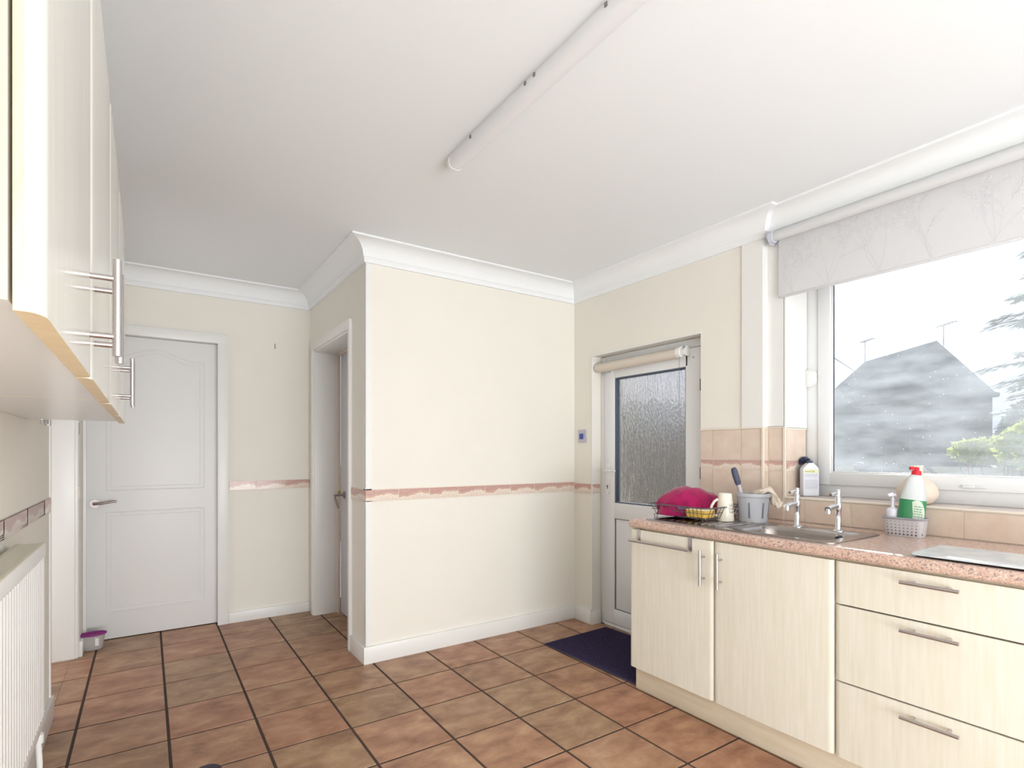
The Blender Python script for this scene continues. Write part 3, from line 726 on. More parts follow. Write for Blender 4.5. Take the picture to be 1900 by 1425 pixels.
# ================================================================= KITCHEN BASE UNITS
def front_panel(x_front, th, y0, y1, z0, z1, r=.010, sgn=1):
    """post-formed front: the long vertical edges are rolled over. sgn=1: faces -X, sgn=-1: faces +X"""
    xb = x_front + sgn * th; pts = [(xb, y0)]
    n = 6
    pts.append((x_front + sgn * th * .62, y0))
    for i in range(1, n + 1):
        a = R(90 * i / n); pts.append((x_front + sgn * th * .62 * (1 - math.sin(a)), y0 + r * 2 * (1 - math.cos(a))))
    for i in range(n, 0, -1):
        a = R(90 * i / n); pts.append((x_front + sgn * th * .62 * (1 - math.sin(a)), y1 - r * 2 * (1 - math.cos(a))))
    pts += [(x_front + sgn * th * .62, y1), (xb, y1)]
    bm = new_bm(); fs = add_prism(bm, pts, 2, z0, z1)
    return bm
def bar_handle(parent, c, axis, out, half=.078, post=.048, r=.006, reach=.035):
    c = Vector(c); ax = Vector(axis); o = Vector(out)
    bm = new_bm(); add_cyl(bm, c - ax * half, c + ax * half, r, seg=14)
    h = obj('handle', bm, metal, parent, 'brushed steel bar handle')
    for s in (-1, 1):
        bm = new_bm(); add_cyl(bm, c + ax * post * s, c + ax * post * s - o * reach, r * .72, seg=10); obj('handle_post', bm, metal, h)
FX = 2.065
def base_unit(y0, y1, label, kind, hy=None):
    t = thing('base_cabinet', label, 'cabinet', (2.36, (y0 + y1) / 2, 0), 'ivory base units under the pink worktop')
    bm = new_bm(); x0, x1, T = 2.086, 2.60, .018
    add_box(bm, x0, x1, y0 + .001, y0 + T, .12, .838); add_box(bm, x0, x1, y1 - T, y1 - .001, .12, .838)
    add_box(bm, x0, x1, y0 + T, y1 - T, .12, .138); add_box(bm, x1 - .008, x1, y0 + T, y1 - T, .138, .838); add_box(bm, x0, x0 + .05, y0 + T, y1 - T, .82, .838)
    obj('carcass', bm, plinth_m, t)
    if kind == 'door':
        d = obj('cabinet_door', front_panel(FX, .018, y0 + .003, y1 - .003, .125, .830), front_m, t); autosmooth(d)
        bar_handle(d, (FX - .035, hy, .708), (0, 0, 1), (-1, 0, 0))
    else:
        for z0, z1, hz in ((.678, .830, .799), (.401, .672, .642), (.125, .395, .360)):
            d = obj('drawer_front', front_panel(FX, .018, y0 + .003, y1 - .003, z0, z1), front_m, t); autosmooth(d)
            bar_handle(d, (FX - .035, (y0 + y1) / 2 , hz), (0, 1, 0), (-1, 0, 0))
    return t
base_unit(1.480, 1.978, 'ivory base unit nearest the back door, with a towel rail over its door', 'door', 1.524)
base_unit(.975, 1.480, 'ivory base unit under the sink bowl, beside the drawer unit', 'door', 1.437)
base_unit(.382, .975, 'ivory three-drawer base unit with horizontal bar handles', 'drawers')
base_unit(-.15, .382, 'ivory base unit to the right of the drawers, outside the picture', 'door', -.10)
bm = new_bm(); add_box(bm, 2.103, 2.119, -.15, 1.968, .002, .1185, .001); add_box(bm, 2.119, 2.60, 1.952, 1.968, .002, .1185, .001)
pl = obj('plinth', bm, plinth_m); tag(pl, 'long ivory plinth board under the base units', 'plinth')

# towel rail hooked over the first door
tr = thing('towel_rail', 'steel towel rail hooked over the cabinet door nearest the back door', 'towel rail', (2.05, 1.77, .775))
bm = new_bm(); add_cyl(bm, (2.034, 1.952, .776), (2.034, 1.588, .776), .0065, seg=12); obj('rail', bm, metal, tr)
for yy in (1.912, 1.600):
    bm = new_bm(); add_box(bm, 2.0610, 2.0640, yy - .011, yy + .011, .768, .832, .0005); add_box(bm, 2.0610, 2.082, yy - .011, yy + .011, .8315, .8335, .0004); add_box(bm, 2.036, 2.0640, yy - .011, yy + .011, .7685, .772, .0005)
    obj('hook_strap', bm, metal, tr)

# worktop with sink cut-out
SX0, SX1, SY0, SY1 = 2.130, 2.395, 1.035, 1.430
bm = new_bm(); Z0, Z1 = .840, .880
def wprism(poly): add_prism(bm, poly, 1, 0, 0)
for (x0, x1, y0, y1) in ((2.062, 2.6185, 1.47, 1.967), (2.062, SX0, 1.02, 1.47), (SX1, 2.655, 1.02, 1.47), (2.062, 2.655, -.15, 1.02), (2.6185, 2.655, 1.47, 1.578)):
    add_box(bm, x0, x1, y0, y1, Z0, Z1)
# rolled front edge
prof = [(2.062, Z0)] + [(2.062 - .012 * math.sin(R(a)), Z0 + .012 - .012 * math.cos(R(a))) for a in range(0, 91, 18)] + [(2.062 - .012 * math.cos(R(a)), Z1 - .012 + .012 * math.sin(R(a))) for a in range(0, 91, 18)]
A = [bm.verts.new((x, 1.967, z)) for x, z in prof]; B = [bm.verts.new((x, -.15, z)) for x, z in prof]
for k in range(len(prof) - 1):
    f = bm.faces.new((A[k], A[k + 1], B[k + 1], B[k])); f.smooth = True
bm.faces.new(A); bm.faces.new(B[::-1])
wtop = tag(obj('worktop', bm, wt), 'long speckled pink granite-effect worktop with rolled front edge', 'worktop')

# ================================================================= SINK
def sink():
    t = thing('kitchen_sink', 'stainless steel inset sink with bowl and ribbed drainer', 'sink', (2.3, 1.45, .882))
    x0, x1, y0, y1 = 2.098, 2.508, .995, 1.915
    zt = .8845
    def loopz(x0, x1, y0, y1, r, z, n=8):
        # polar sampling so that rings bridge cleanly
        return [(x, y, z) for x, y in rrect(x0, x1, y0, y1, r, n)]
    rings = [loopz(x0, x1, y0, y1, .03, .8805), loopz(x0 + .001, x1 - .001, y0 + .001, y1 - .001, .03, zt + .001), loopz(x0 + .012, x1 - .012, y0 + .012, y1 - .012, .026, zt),
             loopz(2.138 - .004, 2.385 + .004, 1.046 - .004, 1.420 + .004, .064, zt), loopz(2.138, 2.385, 1.046, 1.420, .06, zt - .004), loopz(2.146, 2.377, 1.054, 1.412, .055, zt - .02),
             loopz(2.155, 2.368, 1.063, 1.403, .05, zt - .12), loopz(2.175, 2.348, 1.083, 1.383, .04, zt - .135)]
    bm = new_bm(); V = [[bm.verts.new(p) for p in r] for r in rings]
    n = len(V[0])
    for A, B in zip(V, V[1:]):
        for i in range(n):
            f = bm.faces.new((A[i], A[(i + 1) % n], B[(i + 1) % n], B[i])); f.smooth = True
    bm.faces.new(V[-1])
    s = obj('basin', bm, steel, t); autosmooth(s, 50)
    for k in range(11):
        y = 1.50 + k * .036
        bm = new_bm(); add_tube(bm, [(2.155, y, zt), (2.17, y, zt + .0012), (2.39, y, zt + .0012), (2.405, y, zt)], .0032, 6); obj('drainer_rib', bm, steel, t)
    bm = new_bm(); add_cyl(bm, (2.26, 1.23, .7505), (2.26, 1.23, .753), .035, seg=20); obj('waste', bm, chrome, t)
    bm = new_bm(); add_cyl(bm, (2.355, 1.085, .866), (2.340, 1.093, .864), .016, .013, seg=18); o = obj('plug', bm, principled('black_rubber', lin(42, 38, 46), .5), t, 'black rubber plug hooked in the overflow')
    bm = new_bm(); pts = []
    for k in range(17):
        u = k / 16; pts.append((2.340 + .085 * u, 1.095 + .035 * u, .866 + .0215 * math.sin(min(1, u * 1.6) * math.pi / 2) - .0005 * u))
    for k in range(len(pts) - 1):
        p, q = Vector(pts[k]), Vector(pts[k + 1]); add_tube(bm, [p, (p + q) / 2 + Vector((0, 0, .0006)), q], .0011, 5)
    obj('plug_chain', bm, chrome, t, kind='stuff')
    return t
sink()
def pillar_tap(x, y, label):
    t = thing('pillar_tap', label, 'tap', (x, y, .8845))
    z = .8845
    bm = new_bm(); add_lathe(bm, [(0, 0), (.021, 0), (.021, .004), (.015, .008), (.012, .012), (.0115, .085), (.0125, .088), (.0145, .095), (.0145, .118), (.0125, .124), (.012, .145), (.009, .150), (0, .150)], x, y, z, 22); obj('body', bm, chrome, t)
    bm = new_bm(); add_tube(bm, [(x, y, z + .108), (x - .03, y, z + .1075), (x - .065, y, z + .104), (x - .088, y, z + .098)], [.0105, .0105, .011, .013], 14)
    sp = obj('spout', bm, chrome, t)
    bm = new_bm(); add_cyl(bm, (x - .080, y, z + .100), (x - .084, y, z + .080), .011, .010, seg=14); obj('nozzle', bm, chrome, sp)
    bm = new_bm(); add_lathe(bm, [(0, 0), (.010, 0), (.0105, .01), (.0105, .022), (.008, .028), (0, .029)], x, y, z + .150, 18)
    add_tube(bm, [(x, y, z + .166), (x - .03, y + .002, z + .162), (x - .055, y + .004, z + .158)], [.0055, .0055, .0065], 10); obj('lever_head', bm, chrome, t)
pillar_tap(2.430, 1.305, 'left chrome pillar tap, the one nearer the dish rack')
pillar_tap(2.440, 1.135, 'right chrome pillar tap, with the plug chain at its foot')

# ================================================================= DISH RACK AND WHAT IS IN IT
def rack():
    t = thing('dish_rack', 'low grey wire dish rack standing on the drainer', 'dish rack', (2.33, 1.77, .886))
    zt, zb = .956, .902
    top = (2.172, 2.500, 1.592, 1.962); bot = (2.200, 2.470, 1.620, 1.934)
    def rr3(b, z, r): return [(x, y, z) for x, y in rrect(b[0], b[1], b[2], b[3], r, 4)]
    bm = new_bm(); add_tube(bm, rr3(top, zt, .03), .0030, 8, closed=True); obj('rim', bm, wire, t)
    bm = new_bm(); add_tube(bm, rr3(bot, zb, .02), .0022, 6, closed=True); add_tube(bm, rr3([(a + b) / 2 for a, b in zip(top, bot)], (zt + zb) / 2, .025), .0018, 6, closed=True); obj('base_ring', bm, wire, t)
    n = 14
    for i in range(n):
        u = (i + .5) / n; y1 = top[2] + .02 + (top[3] - top[2] - .04) * u; y0 = bot[2] + .01 + (bot[3] - bot[2] - .02) * u
        bm = new_bm(); add_tube(bm, [(top[0], y1, zt), (bot[0], y0, zb), (bot[1], y0, zb), (top[1], y1, zt)], .0016, 5); obj('wire', bm, wire, t)
    for i in range(11):
        u = (i + .5) / 11; x1 = top[0] + .02 + (top[1] - top[0] - .04) * u; x0 = bot[0] + .01 + (bot[1] - bot[0] - .02) * u
        bm = new_bm(); add_tube(bm, [(x1, top[2], zt), (x0, bot[2], zb)], .0016, 5); obj('wire', bm, wire, t)
        bm = new_bm(); add_tube(bm, [(x1, top[3], zt), (x0, bot[3], zb)], .0016, 5); obj('wire', bm, wire, t)
    for x, y in ((2.205, 1.63), (2.205, 1.925), (2.465, 1.63), (2.465, 1.925)):
        bm = new_bm(); add_tube(bm, [(x, y - .012, zb), (x, y - .008, .889), (x, y, .8868), (x, y + .008, .889), (x, y + .012, zb)], .0022, 6); obj('foot', bm, wire, t)
rack()
# crimson cloth heaped in the rack
def cloth_heap():
    c = Vector((2.318, 1.800, .905)); U = Vector((.829, -.559, 0)); V = Vector((.559, .829, 0))
    bm = new_bm(); nu, nv = 64, 30
    rr = random.Random(3); ph = [rr.uniform(0, 6) for _ in range(8)]
    G_ = []
    for i in range(nu + 1):
        row = []
        for j in range(nv + 1):
            u = -1 + 2 * i / nu; v = -1 + 2 * j / nv
            # outline: pointed left tip low, high rounded top left of centre, squarer right end
            su = .165 * u; half = .085 * math.sqrt(max(0, 1 - abs(u) ** 2.6)) + .012
            top = .140 * (1 - ((u + .12) / 1.12) ** 2 if u < -.12 else 1 - .42 * ((u + .12) / 1.12) ** 1.6)
            if u > .86: top *= max(.05, 1 - ((u - .86) / .14) ** 2 * .8)
            top = max(top, .012)
            prof = (1 - abs(v) ** 2.4)
            z = top * prof
            fold = .003 * math.sin(7 * u + 3 * v + ph[0]) * prof + .003 * math.sin(4 * (u * .6 - v) + ph[1]) * prof + .0015 * math.sin(15 * u - 6 * v + ph[2]) * prof + .009 * math.exp(-((v + .35 - .5 * u) / .12) ** 2) * prof - .010 * math.exp(-((v + .12 - .5 * u) / .08) ** 2) * prof
            p = c + U * (su + .010 * math.sin(4 * v + ph[3]) * prof) + V * (half * v + fold) + Vector((0, 0, max(0, z + fold)))
            row.append(bm.verts.new(p))
        G_.append(row)
    for i in range(nu):
        for j in range(nv):
            f = bm.faces.new((G_[i][j], G_[i + 1][j], G_[i + 1][j + 1], G_[i][j + 1])); f.smooth = True
    # underside closes the volume
    edge = [G_[i][0] for i in range(nu + 1)] + [G_[nu][j] for j in range(1, nv + 1)] + [G_[i][nv] for i in range(nu - 1, -1, -1)] + [G_[0][j] for j in range(nv - 1, 0, -1)]
    cv = bm.verts.new(c)
    for a, b in zip(edge, edge[1:] + edge[:1]): bm.faces.new((a, b, cv))
    m = principled('crimson_towelling', lin(168, 14, 82), .9, spec=.1)
    m.node_tree.nodes['Principled BSDF'].inputs['Sheen Weight'].default_value = .5
    noisecol(m, [(.3, lin(138, 10, 70)), (.7, lin(176, 24, 92))], 30, detail=6, bump=.6, bscale=260, dist=.003)
    tw = tag(obj('tea_towel', bm, m), 'crimson terry cloth heaped in the wire dish rack', 'towel')
    bm = new_bm(); p = c + U * -.065 + V * -.085 + Vector((0, 0, .03)); add_box(bm, p.x - .022, p.x + .022, p.y - .002, p.y + .002, p.z, p.z + .016, .001); rotz(bm, -YAW, p)
    obj('label_tab', bm, principled('grey_label', lin(112, 92, 110), .8), tw)
cloth_heap()
# yellow sponge
sp = thing('sponge', 'yellow sponge lying in the front corner of the dish rack', 'sponge', (2.235, 1.665, .905))
bm = new_bm(); add_box(bm, 2.203, 2.285, 1.625, 1.735, .905, .938, .005); rotz(bm, R(6), (2.24, 1.68, .9)); ym = principled('yellow_sponge', lin(236, 196, 92), .95, spec=.1); noisecol(ym, [(.35, lin(226, 176, 70)), (.6, lin(240, 206, 112))], 60, bump=.8, bscale=180, dist=.002)
obj('foam', bm, ym, sp)
bm = new_bm(); add_box(bm, 2.203, 2.285, 1.625, 1.735, .938, .944, .002); rotz(bm, R(6), (2.24, 1.68, .9)); obj('scouring_pad', bm, principled('pale_scourer', lin(240, 222, 170), .95), sp)
# mug
def mug():
    cx, cy, z = 2.352, 1.618, .8875
    t = thing('mug', 'tall cream mug with black lettering, upside down in the dish rack', 'mug', (cx, cy, z))
    cm = principled('cream_glaze', lin(240, 234, 218), .15)
    bm = new_bm(); add_lathe(bm, [(0, .006), (.036, .006), (.0375, .0), (.0405, .0), (.041, .004), (.0395, .045), (.0355, .095), (.0315, .128), (.029, .134), (.026, .131), (0, .131)], cx, cy, z, 32); obj('mug_body', bm, cm, t)
    bm = new_bm(); a = Vector((-.829, .559, 0)); c = Vector((cx, cy, z))
    P = [c + a * .036 + Vector((0, 0, .105)), c + a * .052 + Vector((0, 0, .095)), c + a * .066 + Vector((0, 0, .072)), c + a * .070 + Vector((0, 0, .050)), c + a * .062 + Vector((0, 0, .030)), c + a * .040 + Vector((0, 0, .024))]
    add_tube(bm, P, [.006, .0065, .0065, .0065, .0065, .006], 10); obj('handle', bm, cm, t)
    # cursive black lettering (illegible script) on the face towards the room
    bm = new_bm(); n0 = -YAW - R(90) + R(28)
    for li, (z0, ln, loops) in enumerate(((.078, .026, 3), (.062, .034, 4), (.046, .030, 4))):
        P = []
        for k in range(loops * 10 + 1):
            u = k / (loops * 10); ang = n0 + (u - .5) * ln / .038 + .05 * math.sin(u * loops * 6.28 + 1)
            zz = z0 + .0058 * math.sin(u * loops * 6.28) * (1 + .5 * math.sin(u * 9 + li)); rr_ = .0405 - .0095 * max(0, (zz - .03)) / .1 + .0008
            P.append((cx + rr_ * math.cos(ang), cy + rr_ * math.sin(ang), z + zz))
        add_tube(bm, P, .0007, 4)
    obj('lettering', bm, principled('black_print', lin(60, 50, 60), .5), t)
mug()
# grey utensil pot with long slots
def pot():
    cx, cy, z = 2.462, 1.540, .8850
    t = thing('utensil_pot', 'grey plastic drainer pot with dark slots beside the mug', 'pot', (cx, cy, z))
    gm = principled('grey_plastic', lin(186, 188, 194), .4)
    bm = new_bm(); add_lathe(bm, [(0, .010), (.058, .010), (.060, .0), (.064, .0), (.0675, .06), (.073, .118), (.078, .120), (.080, .126), (.080, .136), (.075, .138), (.0725, .130), (.066, .06), (.058, .014), (0, .012)], cx, cy, z, 40); obj('pot_body', bm, gm, t)
    for a in (-162, -108, -62, 10, 80, 140):
        bm = new_bm(); ar = R(a)
        for s in (0,):
            p0 = Vector((cx + .0655 * math.cos(ar), cy + .0655 * math.sin(ar), z + .02)); p1 = Vector((cx + .0715 * math.cos(ar), cy + .0715 * math.sin(ar), z + .095))
            tng = Vector((-math.sin(ar), math.cos(ar), 0)); nn = Vector((math.cos(ar), math.sin(ar), 0)) * .0012
            vs = [bm.verts.new(v) for v in (p0 - tng * .0045 + nn, p0 + tng * .0045 + nn, p1 + tng * .0028 + nn, p1 - tng * .0028 + nn)]
            vb = [bm.verts.new(v.co - nn * 2.2) for v in vs]
            bm.faces.new(vs); bm.faces.new(vb[::-1])
            for i in range(4): bm.faces.new((vs[i], vs[(i + 1) % 4], vb[(i + 1) % 4], vb[i]))
        obj('slot', bm, principled('slot_shadow', lin(112, 120, 136), .6) if 'slot_shadow' not in MATS else MATS['slot_shadow'], t)
    # brush leaning in the pot
    b = thing('dish_brush', 'dish brush with dark grey grip leaning in the grey pot', 'brush', (cx - .03, cy + .02, z + .02))
    U = Vector((.829, -.559, 0)); base = Vector((cx, cy, z + .02)) + U * -.022; top = Vector((cx, cy, z)) + U * -.096 + Vector((0, 0, .262))
    d = (top - base)
    bm = new_bm(); add_tube(bm, [base, base + d * .3, base + d * .62, base + d * .66], [.006, .0075, .010, .011], 10); obj('stem', bm, principled('pale_grey_handle', lin(190, 186, 192), .4), b)
    bm = new_bm(); add_tube(bm, [base + d * .655, base + d * .70, base + d * .82, base + d * .94, base + d * .985, base + d * 1.0], [.0115, .0145, .0155, .0145, .011, .004], 12); obj('grip', bm, principled('dark_grey_rubber', lin(74, 78, 98), .6), b)
    bm = new_bm(); bmesh.ops.create_uvsphere(bm, u_segments=12, v_segments=8, radius=.017, matrix=Matrix.Translation(base + Vector((.0, 0, .012)))); obj('brush_head', bm, principled('white_bristle', lin(220, 220, 220), .9), b)
pot()
# cream dishcloth over the pot's rim
def dishcloth():
    c = Vector((2.462, 1.540, .885)); U = Vector((.829, -.559, 0)); V = Vector((.559, .829, 0)); Zv = Vector((0, 0, 1))
    path = [(.012, .137, .030), (.040, .148, .034), (.066, .153, .036), (.086, .142, .032), (.100, .118, .026), (.112, .095, .021), (.124, .078, .017), (.134, .072, .010)]
    bm = new_bm(); rows = []; m = 22
    P = []
    for k in range(len(path) - 1):
        for s in range(6):
            u = s / 6; P.append(tuple(path[k][q] * (1 - u) + path[k + 1][q] * u for q in range(3)))
    P.append(path[-1]); n = len(P)
    for i, (a, z, wd) in enumerate(P):
        row = []
        for j in range(m):
            th = 2 * math.pi * j / m
            rfl = 1.35 + .34 * math.sin(3 * th + .25 * i) + .16 * math.sin(7 * th - .2 * i)
            row.append(bm.verts.new(c + U * (a + .008 * math.sin(th) * rfl) + V * (wd * .62 * math.cos(th) * rfl) + Zv * (z + .0105 * math.sin(th) * rfl)))
        rows.append(row)
    for A, B in zip(rows, rows[1:]):
        for j in range(m):
            f = bm.faces.new((A[j], A[(j + 1) % m], B[(j + 1) % m], B[j])); f.smooth = True
    bm.faces.new(rows[0][::-1]); bm.faces.new(rows[-1])
    # second fold hanging straight down by the rim
    rows = []
    Q = [(.062, .150, .018), (.080, .140, .020), (.087, .115, .020), (.088, .092, .017), (.092, .078, .011)]
    for i, (a, z, wd) in enumerate(Q):
        rows.append([bm.verts.new(c + U * (a + .006 * math.cos(2 * math.pi * j / 12)) + V * (-.012 + wd * math.sin(2 * math.pi * j / 12) * (1 + .2 * math.sin(i + j))) + Zv * (z)) for j in range(12)])
    for A, B in zip(rows, rows[1:]):
        for j in range(12):
            f = bm.faces.new((A[j], A[(j + 1) % 12], B[(j + 1) % 12], B[j])); f.smooth = True
    bm.faces.new(rows[0][::-1]); bm.faces.new(rows[-1])
    m_ = principled('cream_cotton', lin(232, 220, 204), .95, spec=.1); noisecol(m_, [(.3, lin(222, 208, 190)), (.7, lin(238, 228, 214))], 40, bump=.5, bscale=300, dist=.002)
    tag(obj('dishcloth', bm, m_), 'crumpled cream dishcloth hanging over the rim of the grey pot', 'cloth')
dishcloth()

# ================================================================= SILL AND SINK-SIDE THINGS
def text_bm(s, size, M, depth=.0003):
    cu = bpy.data.curves.new('lettering', 'FONT'); cu.body = s; cu.size = size; cu.extrude = depth
    o = bpy.data.objects.new('lettering_tmp', cu); COL.objects.link(o)
    dg = bpy.context.evaluated_depsgraph_get(); me = bpy.data.meshes.new_from_object(o.evaluated_get(dg))
    bm = new_bm(); bm.from_mesh(me); bmesh.ops.transform(bm, matrix=M, verts=bm.verts)
    bpy.data.objects.remove(o); bpy.data.meshes.remove(me)
    return bm
def local_frame(c, n):
    """matrix whose X runs to the right as seen from the room, Y is up, Z points out (n)"""
    n = Vector(n).normalized(); up = Vector((0, 0, 1)); x = up.cross(n)
    return Matrix.Translation(Vector(c)) @ Matrix((x, up, n)).transposed().to_4x4()
def spray_bottle():
    c = Vector((2.770, 1.425, 1.0005)); n = (-FW)
    t = thing('hand_gel_bottle', 'flat white bottle with yellow heading and dark pump on the sill corner', 'bottle', c)
    U = RT; M = local_frame(c, n)
    prof = [(-.038, .002), (-.040, .006), (-.040, .135), (-.036, .145), (-.016, .163), (-.013, .168), (.013, .168), (.016, .163), (.036, .145), (.040, .135), (.040, .006), (.038, .002)]
    bm = new_bm(); A = [bm.verts.new(M @ Vector((x, z, .017))) for x, z in prof]; B = [bm.verts.new(M @ Vector((x, z, -.017))) for x, z in prof]
    bm.faces.new(A); bm.faces.new(B[::-1])
    k = len(prof)
    for i in range(k): bm.faces.new((A[i], A[(i + 1) % k], B[(i + 1) % k], B[i]))
    bmesh.ops.recalc_face_normals(bm, faces=bm.faces[:]); bmesh.ops.bevel(bm, geom=[e for e in bm.edges], offset=.004, segments=2, affect='EDGES', clamp_overlap=True)
    b = obj('bottle_body', bm, principled('white_bottle_plastic', lin(226, 228, 236), .3), t)
    bm = new_bm(); vs = [bm.verts.new(M @ Vector(v)) for v in ((-.034, .118, .0173), (.034, .118, .0173), (.034, .136, .0173), (-.034, .136, .0173))]; bm.faces.new(vs); obj('label_band', bm, principled('pale_yellow_print', lin(228, 230, 186), .5), b)
    bm = text_bm('hand Gel', .0135, M @ Matrix.Translation((-.033, .122, .0175)), .0001); obj('lettering', bm, principled('olive_print', lin(140, 140, 70), .6), b, 'hand Gel')
    bm = new_bm()
    rr = random.Random(5)
    for zz in (.110, .105, .100, .080, .074, .067, .061, .055, .049, .044, .038):
        x = -.033
        while x < .030:
            l = rr.uniform(.004, .010); vs = [bm.verts.new(M @ Vector(v)) for v in ((x, zz, .0175), (min(x + l, .033), zz, .0175), (min(x + l, .033), zz + .0018, .0175), (x, zz + .0018, .0175))]; bm.faces.new(vs); x += l + .002
    obj('small_print', bm, principled('grey_small_print', lin(170, 172, 186), .6), b, kind='stuff')
    bm = new_bm(); dk = principled('slate_plastic', lin(66, 74, 96), .45)
    add_cyl(bm, c + Vector((0, 0, .167)), c + Vector((0, 0, .180)), .014, seg=18); obj('cap', bm, dk, t)
    # dark round brush standing behind
    b = thing('nail_brush', 'dark slate scrubbing brush standing behind the white bottle', 'brush', c + FW * .045 + RT * .016)
    bc = c + FW * .050 + RT * .020
    bm = new_bm(); add_lathe(bm, [(0, 0), (.016, 0), (.022, .02), (.024, .05), (.020, .053)], bc.x, bc.y, bc.z, 20)
    add_lathe(bm, [(.020, .060), (.024, .063), (.024, .10), (.020, .13), (.014, .14), (.014, .15)], bc.x, bc.y, bc.z, 20); obj('brush_handle', bm, dk, b)
    bm = new_bm(); add_lathe(bm, [(.0205, .051), (.0205, .063)], bc.x, bc.y, bc.z, 20); obj('copper_band', bm, principled('tan_band', lin(214, 180, 150), .5), b)
    bm = new_bm(); hc = bc + Vector((0, 0, .168)) - RT * .016
    rr = random.Random(9)
    for k in range(160):
        a, e = rr.uniform(0, 2 * math.pi), rr.uniform(-.35, 1.5); dv = RT * (math.cos(e) * math.cos(a)) + Vector((0, 0, 1)) * math.sin(e) + FW * (math.cos(e) * math.sin(a) * .6)
        add_tube(bm, [hc, hc + dv * .024 + Vector((0, 0, .0)), hc + dv * .032], [.003, .003, .002], 4)
    obj('bristles', bm, dk, b, kind='stuff')
spray_bottle()
def vase():
    vx, vy = 2.742, .955
    t = thing('vase', 'matt beige round vase with a narrow neck on the window sill', 'vase', (vx, vy, 1.001))
    vm = principled('beige_ceramic', lin(226, 210, 194), .55)
    bm = new_bm(); add_lathe(bm, [(0, 0), (.042, 0), (.056, .008), (.070, .028), (.075, .048), (.070, .072), (.054, .096), (.036, .112), (.026, .122), (.021, .132), (.0195, .150), (.021, .160), (.0225, .163), (.0185, .163), (.016, .150), (.016, .130), (0, .120)], vx, vy, 1.001, 44)
    obj('vase_body', bm, vm, t)
vase()
def caddy():
    # grey perforated sink tidy, suckered to the tiles
    c = Vector((2.565, .935, .8805)); t = thing('sink_tidy', 'grey perforated plastic sink tidy against the tiles', 'sink tidy', c)
    gm = principled('warm_grey_plastic', lin(204, 200, 202), .45); gd = principled('dark_grey_rim', lin(164, 160, 168), .45); hole = principled('hole_shadow', lin(120, 112, 116), .8)
    L_, D_, H = .150, .075, .078         # along y, along x, height
    def ring(s, z, n=48):
        out = []
        for k in range(n):
            a = 2 * math.pi * k / n; ca, sa = math.cos(a), math.sin(a)
            e = .5
            out.append(Vector((c.x + (D_ / 2) * s * (abs(ca) ** e) * (1 if ca > 0 else -1), c.y + (L_ / 2) * s * (abs(sa) ** e) * (1 if sa > 0 else -1), c.z + z)))
        return out
    bm = new_bm(); prof = [(.0, .003), (.86, .0), (.88, .003), (.97, .070), (.985, .070), (.95, .070), (.86, .006), (0, .006)]
    rings = []
    for s, z in prof:
        rings.append([bm.verts.new(c + Vector((0, 0, z)))] if s == 0 else [bm.verts.new(v) for v in ring(s, z)])
    for A, B in zip(rings, rings[1:]):
        n = max(len(A), len(B))
        for i in range(n):
            j = (i + 1) % n
            if len(A) == 1: f = bm.faces.new((A[0], B[j], B[i]))
            elif len(B) == 1: f = bm.faces.new((A[i], A[j], B[0]))
            else: f = bm.faces.new((A[i], A[j], B[j], B[i]))
            f.smooth = True
    obj('basket', bm, gm, t)
    bm = new_bm(); add_tube(bm, ring(.985, .073), .0045, 8, closed=True); obj('rim', bm, gd, t)
    # the rows of holes: discs on the front face, coloured as the shade inside openings
    for r_ in range(5):
        z = .010 + r_ * .0125; s = .88 + .09 * z / .07; rad = (.0042, .0030, .0024, .0020, .0015)[r_]
        for k in range(8):
            y = c.y - L_ / 2 * .72 * s + k * (L_ * .72 * s / 7)
            vv = abs((y - c.y) / (L_ / 2 * s)); xx = c.x - D_ / 2 * s * (max(0, 1 - vv ** 4)) ** .25
            bm = new_bm(); add_cyl(bm, (xx - .0006, y, c.z + z), (xx + .002, y, c.z + z), rad, seg=10); obj('hole', bm, hole, t)
    # green washing-up liquid
    b = thing('washing_up_bottle', 'clear washing-up bottle half full of green liquid with a red cap', 'bottle', c + Vector((0, 0, .008)))
    lean = Matrix.Translation(c + Vector((0, 0, .008))) @ Matrix.Rotation(R(7), 4, FW) @ Matrix.Diagonal((1.2, 1.2, 1.42, 1)) @ Matrix.Translation(-(c + Vector((0, 0, .008))))
    z0 = c.z + .008; bx, by = c.x + .003, c.y - .010
    clear = principled('clear_plastic', lin(236, 242, 244), .12, trans=.35); green = principled('green_liquid', lin(60, 150, 100), .12, trans=.25)
    def lb(prof, mat, name, **k):
        bm = new_bm(); add_lathe(bm, prof, bx, by, z0, 32, ex=1.0, ey=.55, rot=R(-62)); bmesh.ops.transform(bm, matrix=lean, verts=bm.verts); return obj(name, bm, mat, b, **k)
    lb([(0, 0), (.034, 0), (.037, .006), (.0385, .05), (.038, .092), (.0372, .100)], green, 'green_liquid')
    lb([(.0375, .100), (.036, .112), (.031, .130), (.0255, .150), (.022, .162), (.017, .170), (.013, .174), (0, .174)], clear, 'bottle_shoulder')
    WA = Vector((math.cos(R(62)), -math.sin(R(62)), 0)); NB = Vector((-math.sin(R(62)), -math.cos(R(62)), 0)); n = NB; cc = Vector((bx, by, z0))
    bm = new_bm(); Mx = lean @ local_frame(cc + NB * .0222 + Vector((0, 0, .055)) + WA * .008, n)
    vs = [bm.verts.new(Mx @ Vector((.026 * math.cos(a), .045 * math.sin(a), -.010 * math.cos(a) ** 2 + .001))) for a in [2 * math.pi * k / 28 for k in range(28)]]; cv = bm.verts.new(Mx @ Vector((0, 0, .0018)))
    for i in range(28): bm.faces.new((vs[i], vs[(i + 1) % 28], cv))
    lab = obj('label', bm, principled('pale_green_label', lin(206, 220, 200), .5), b)
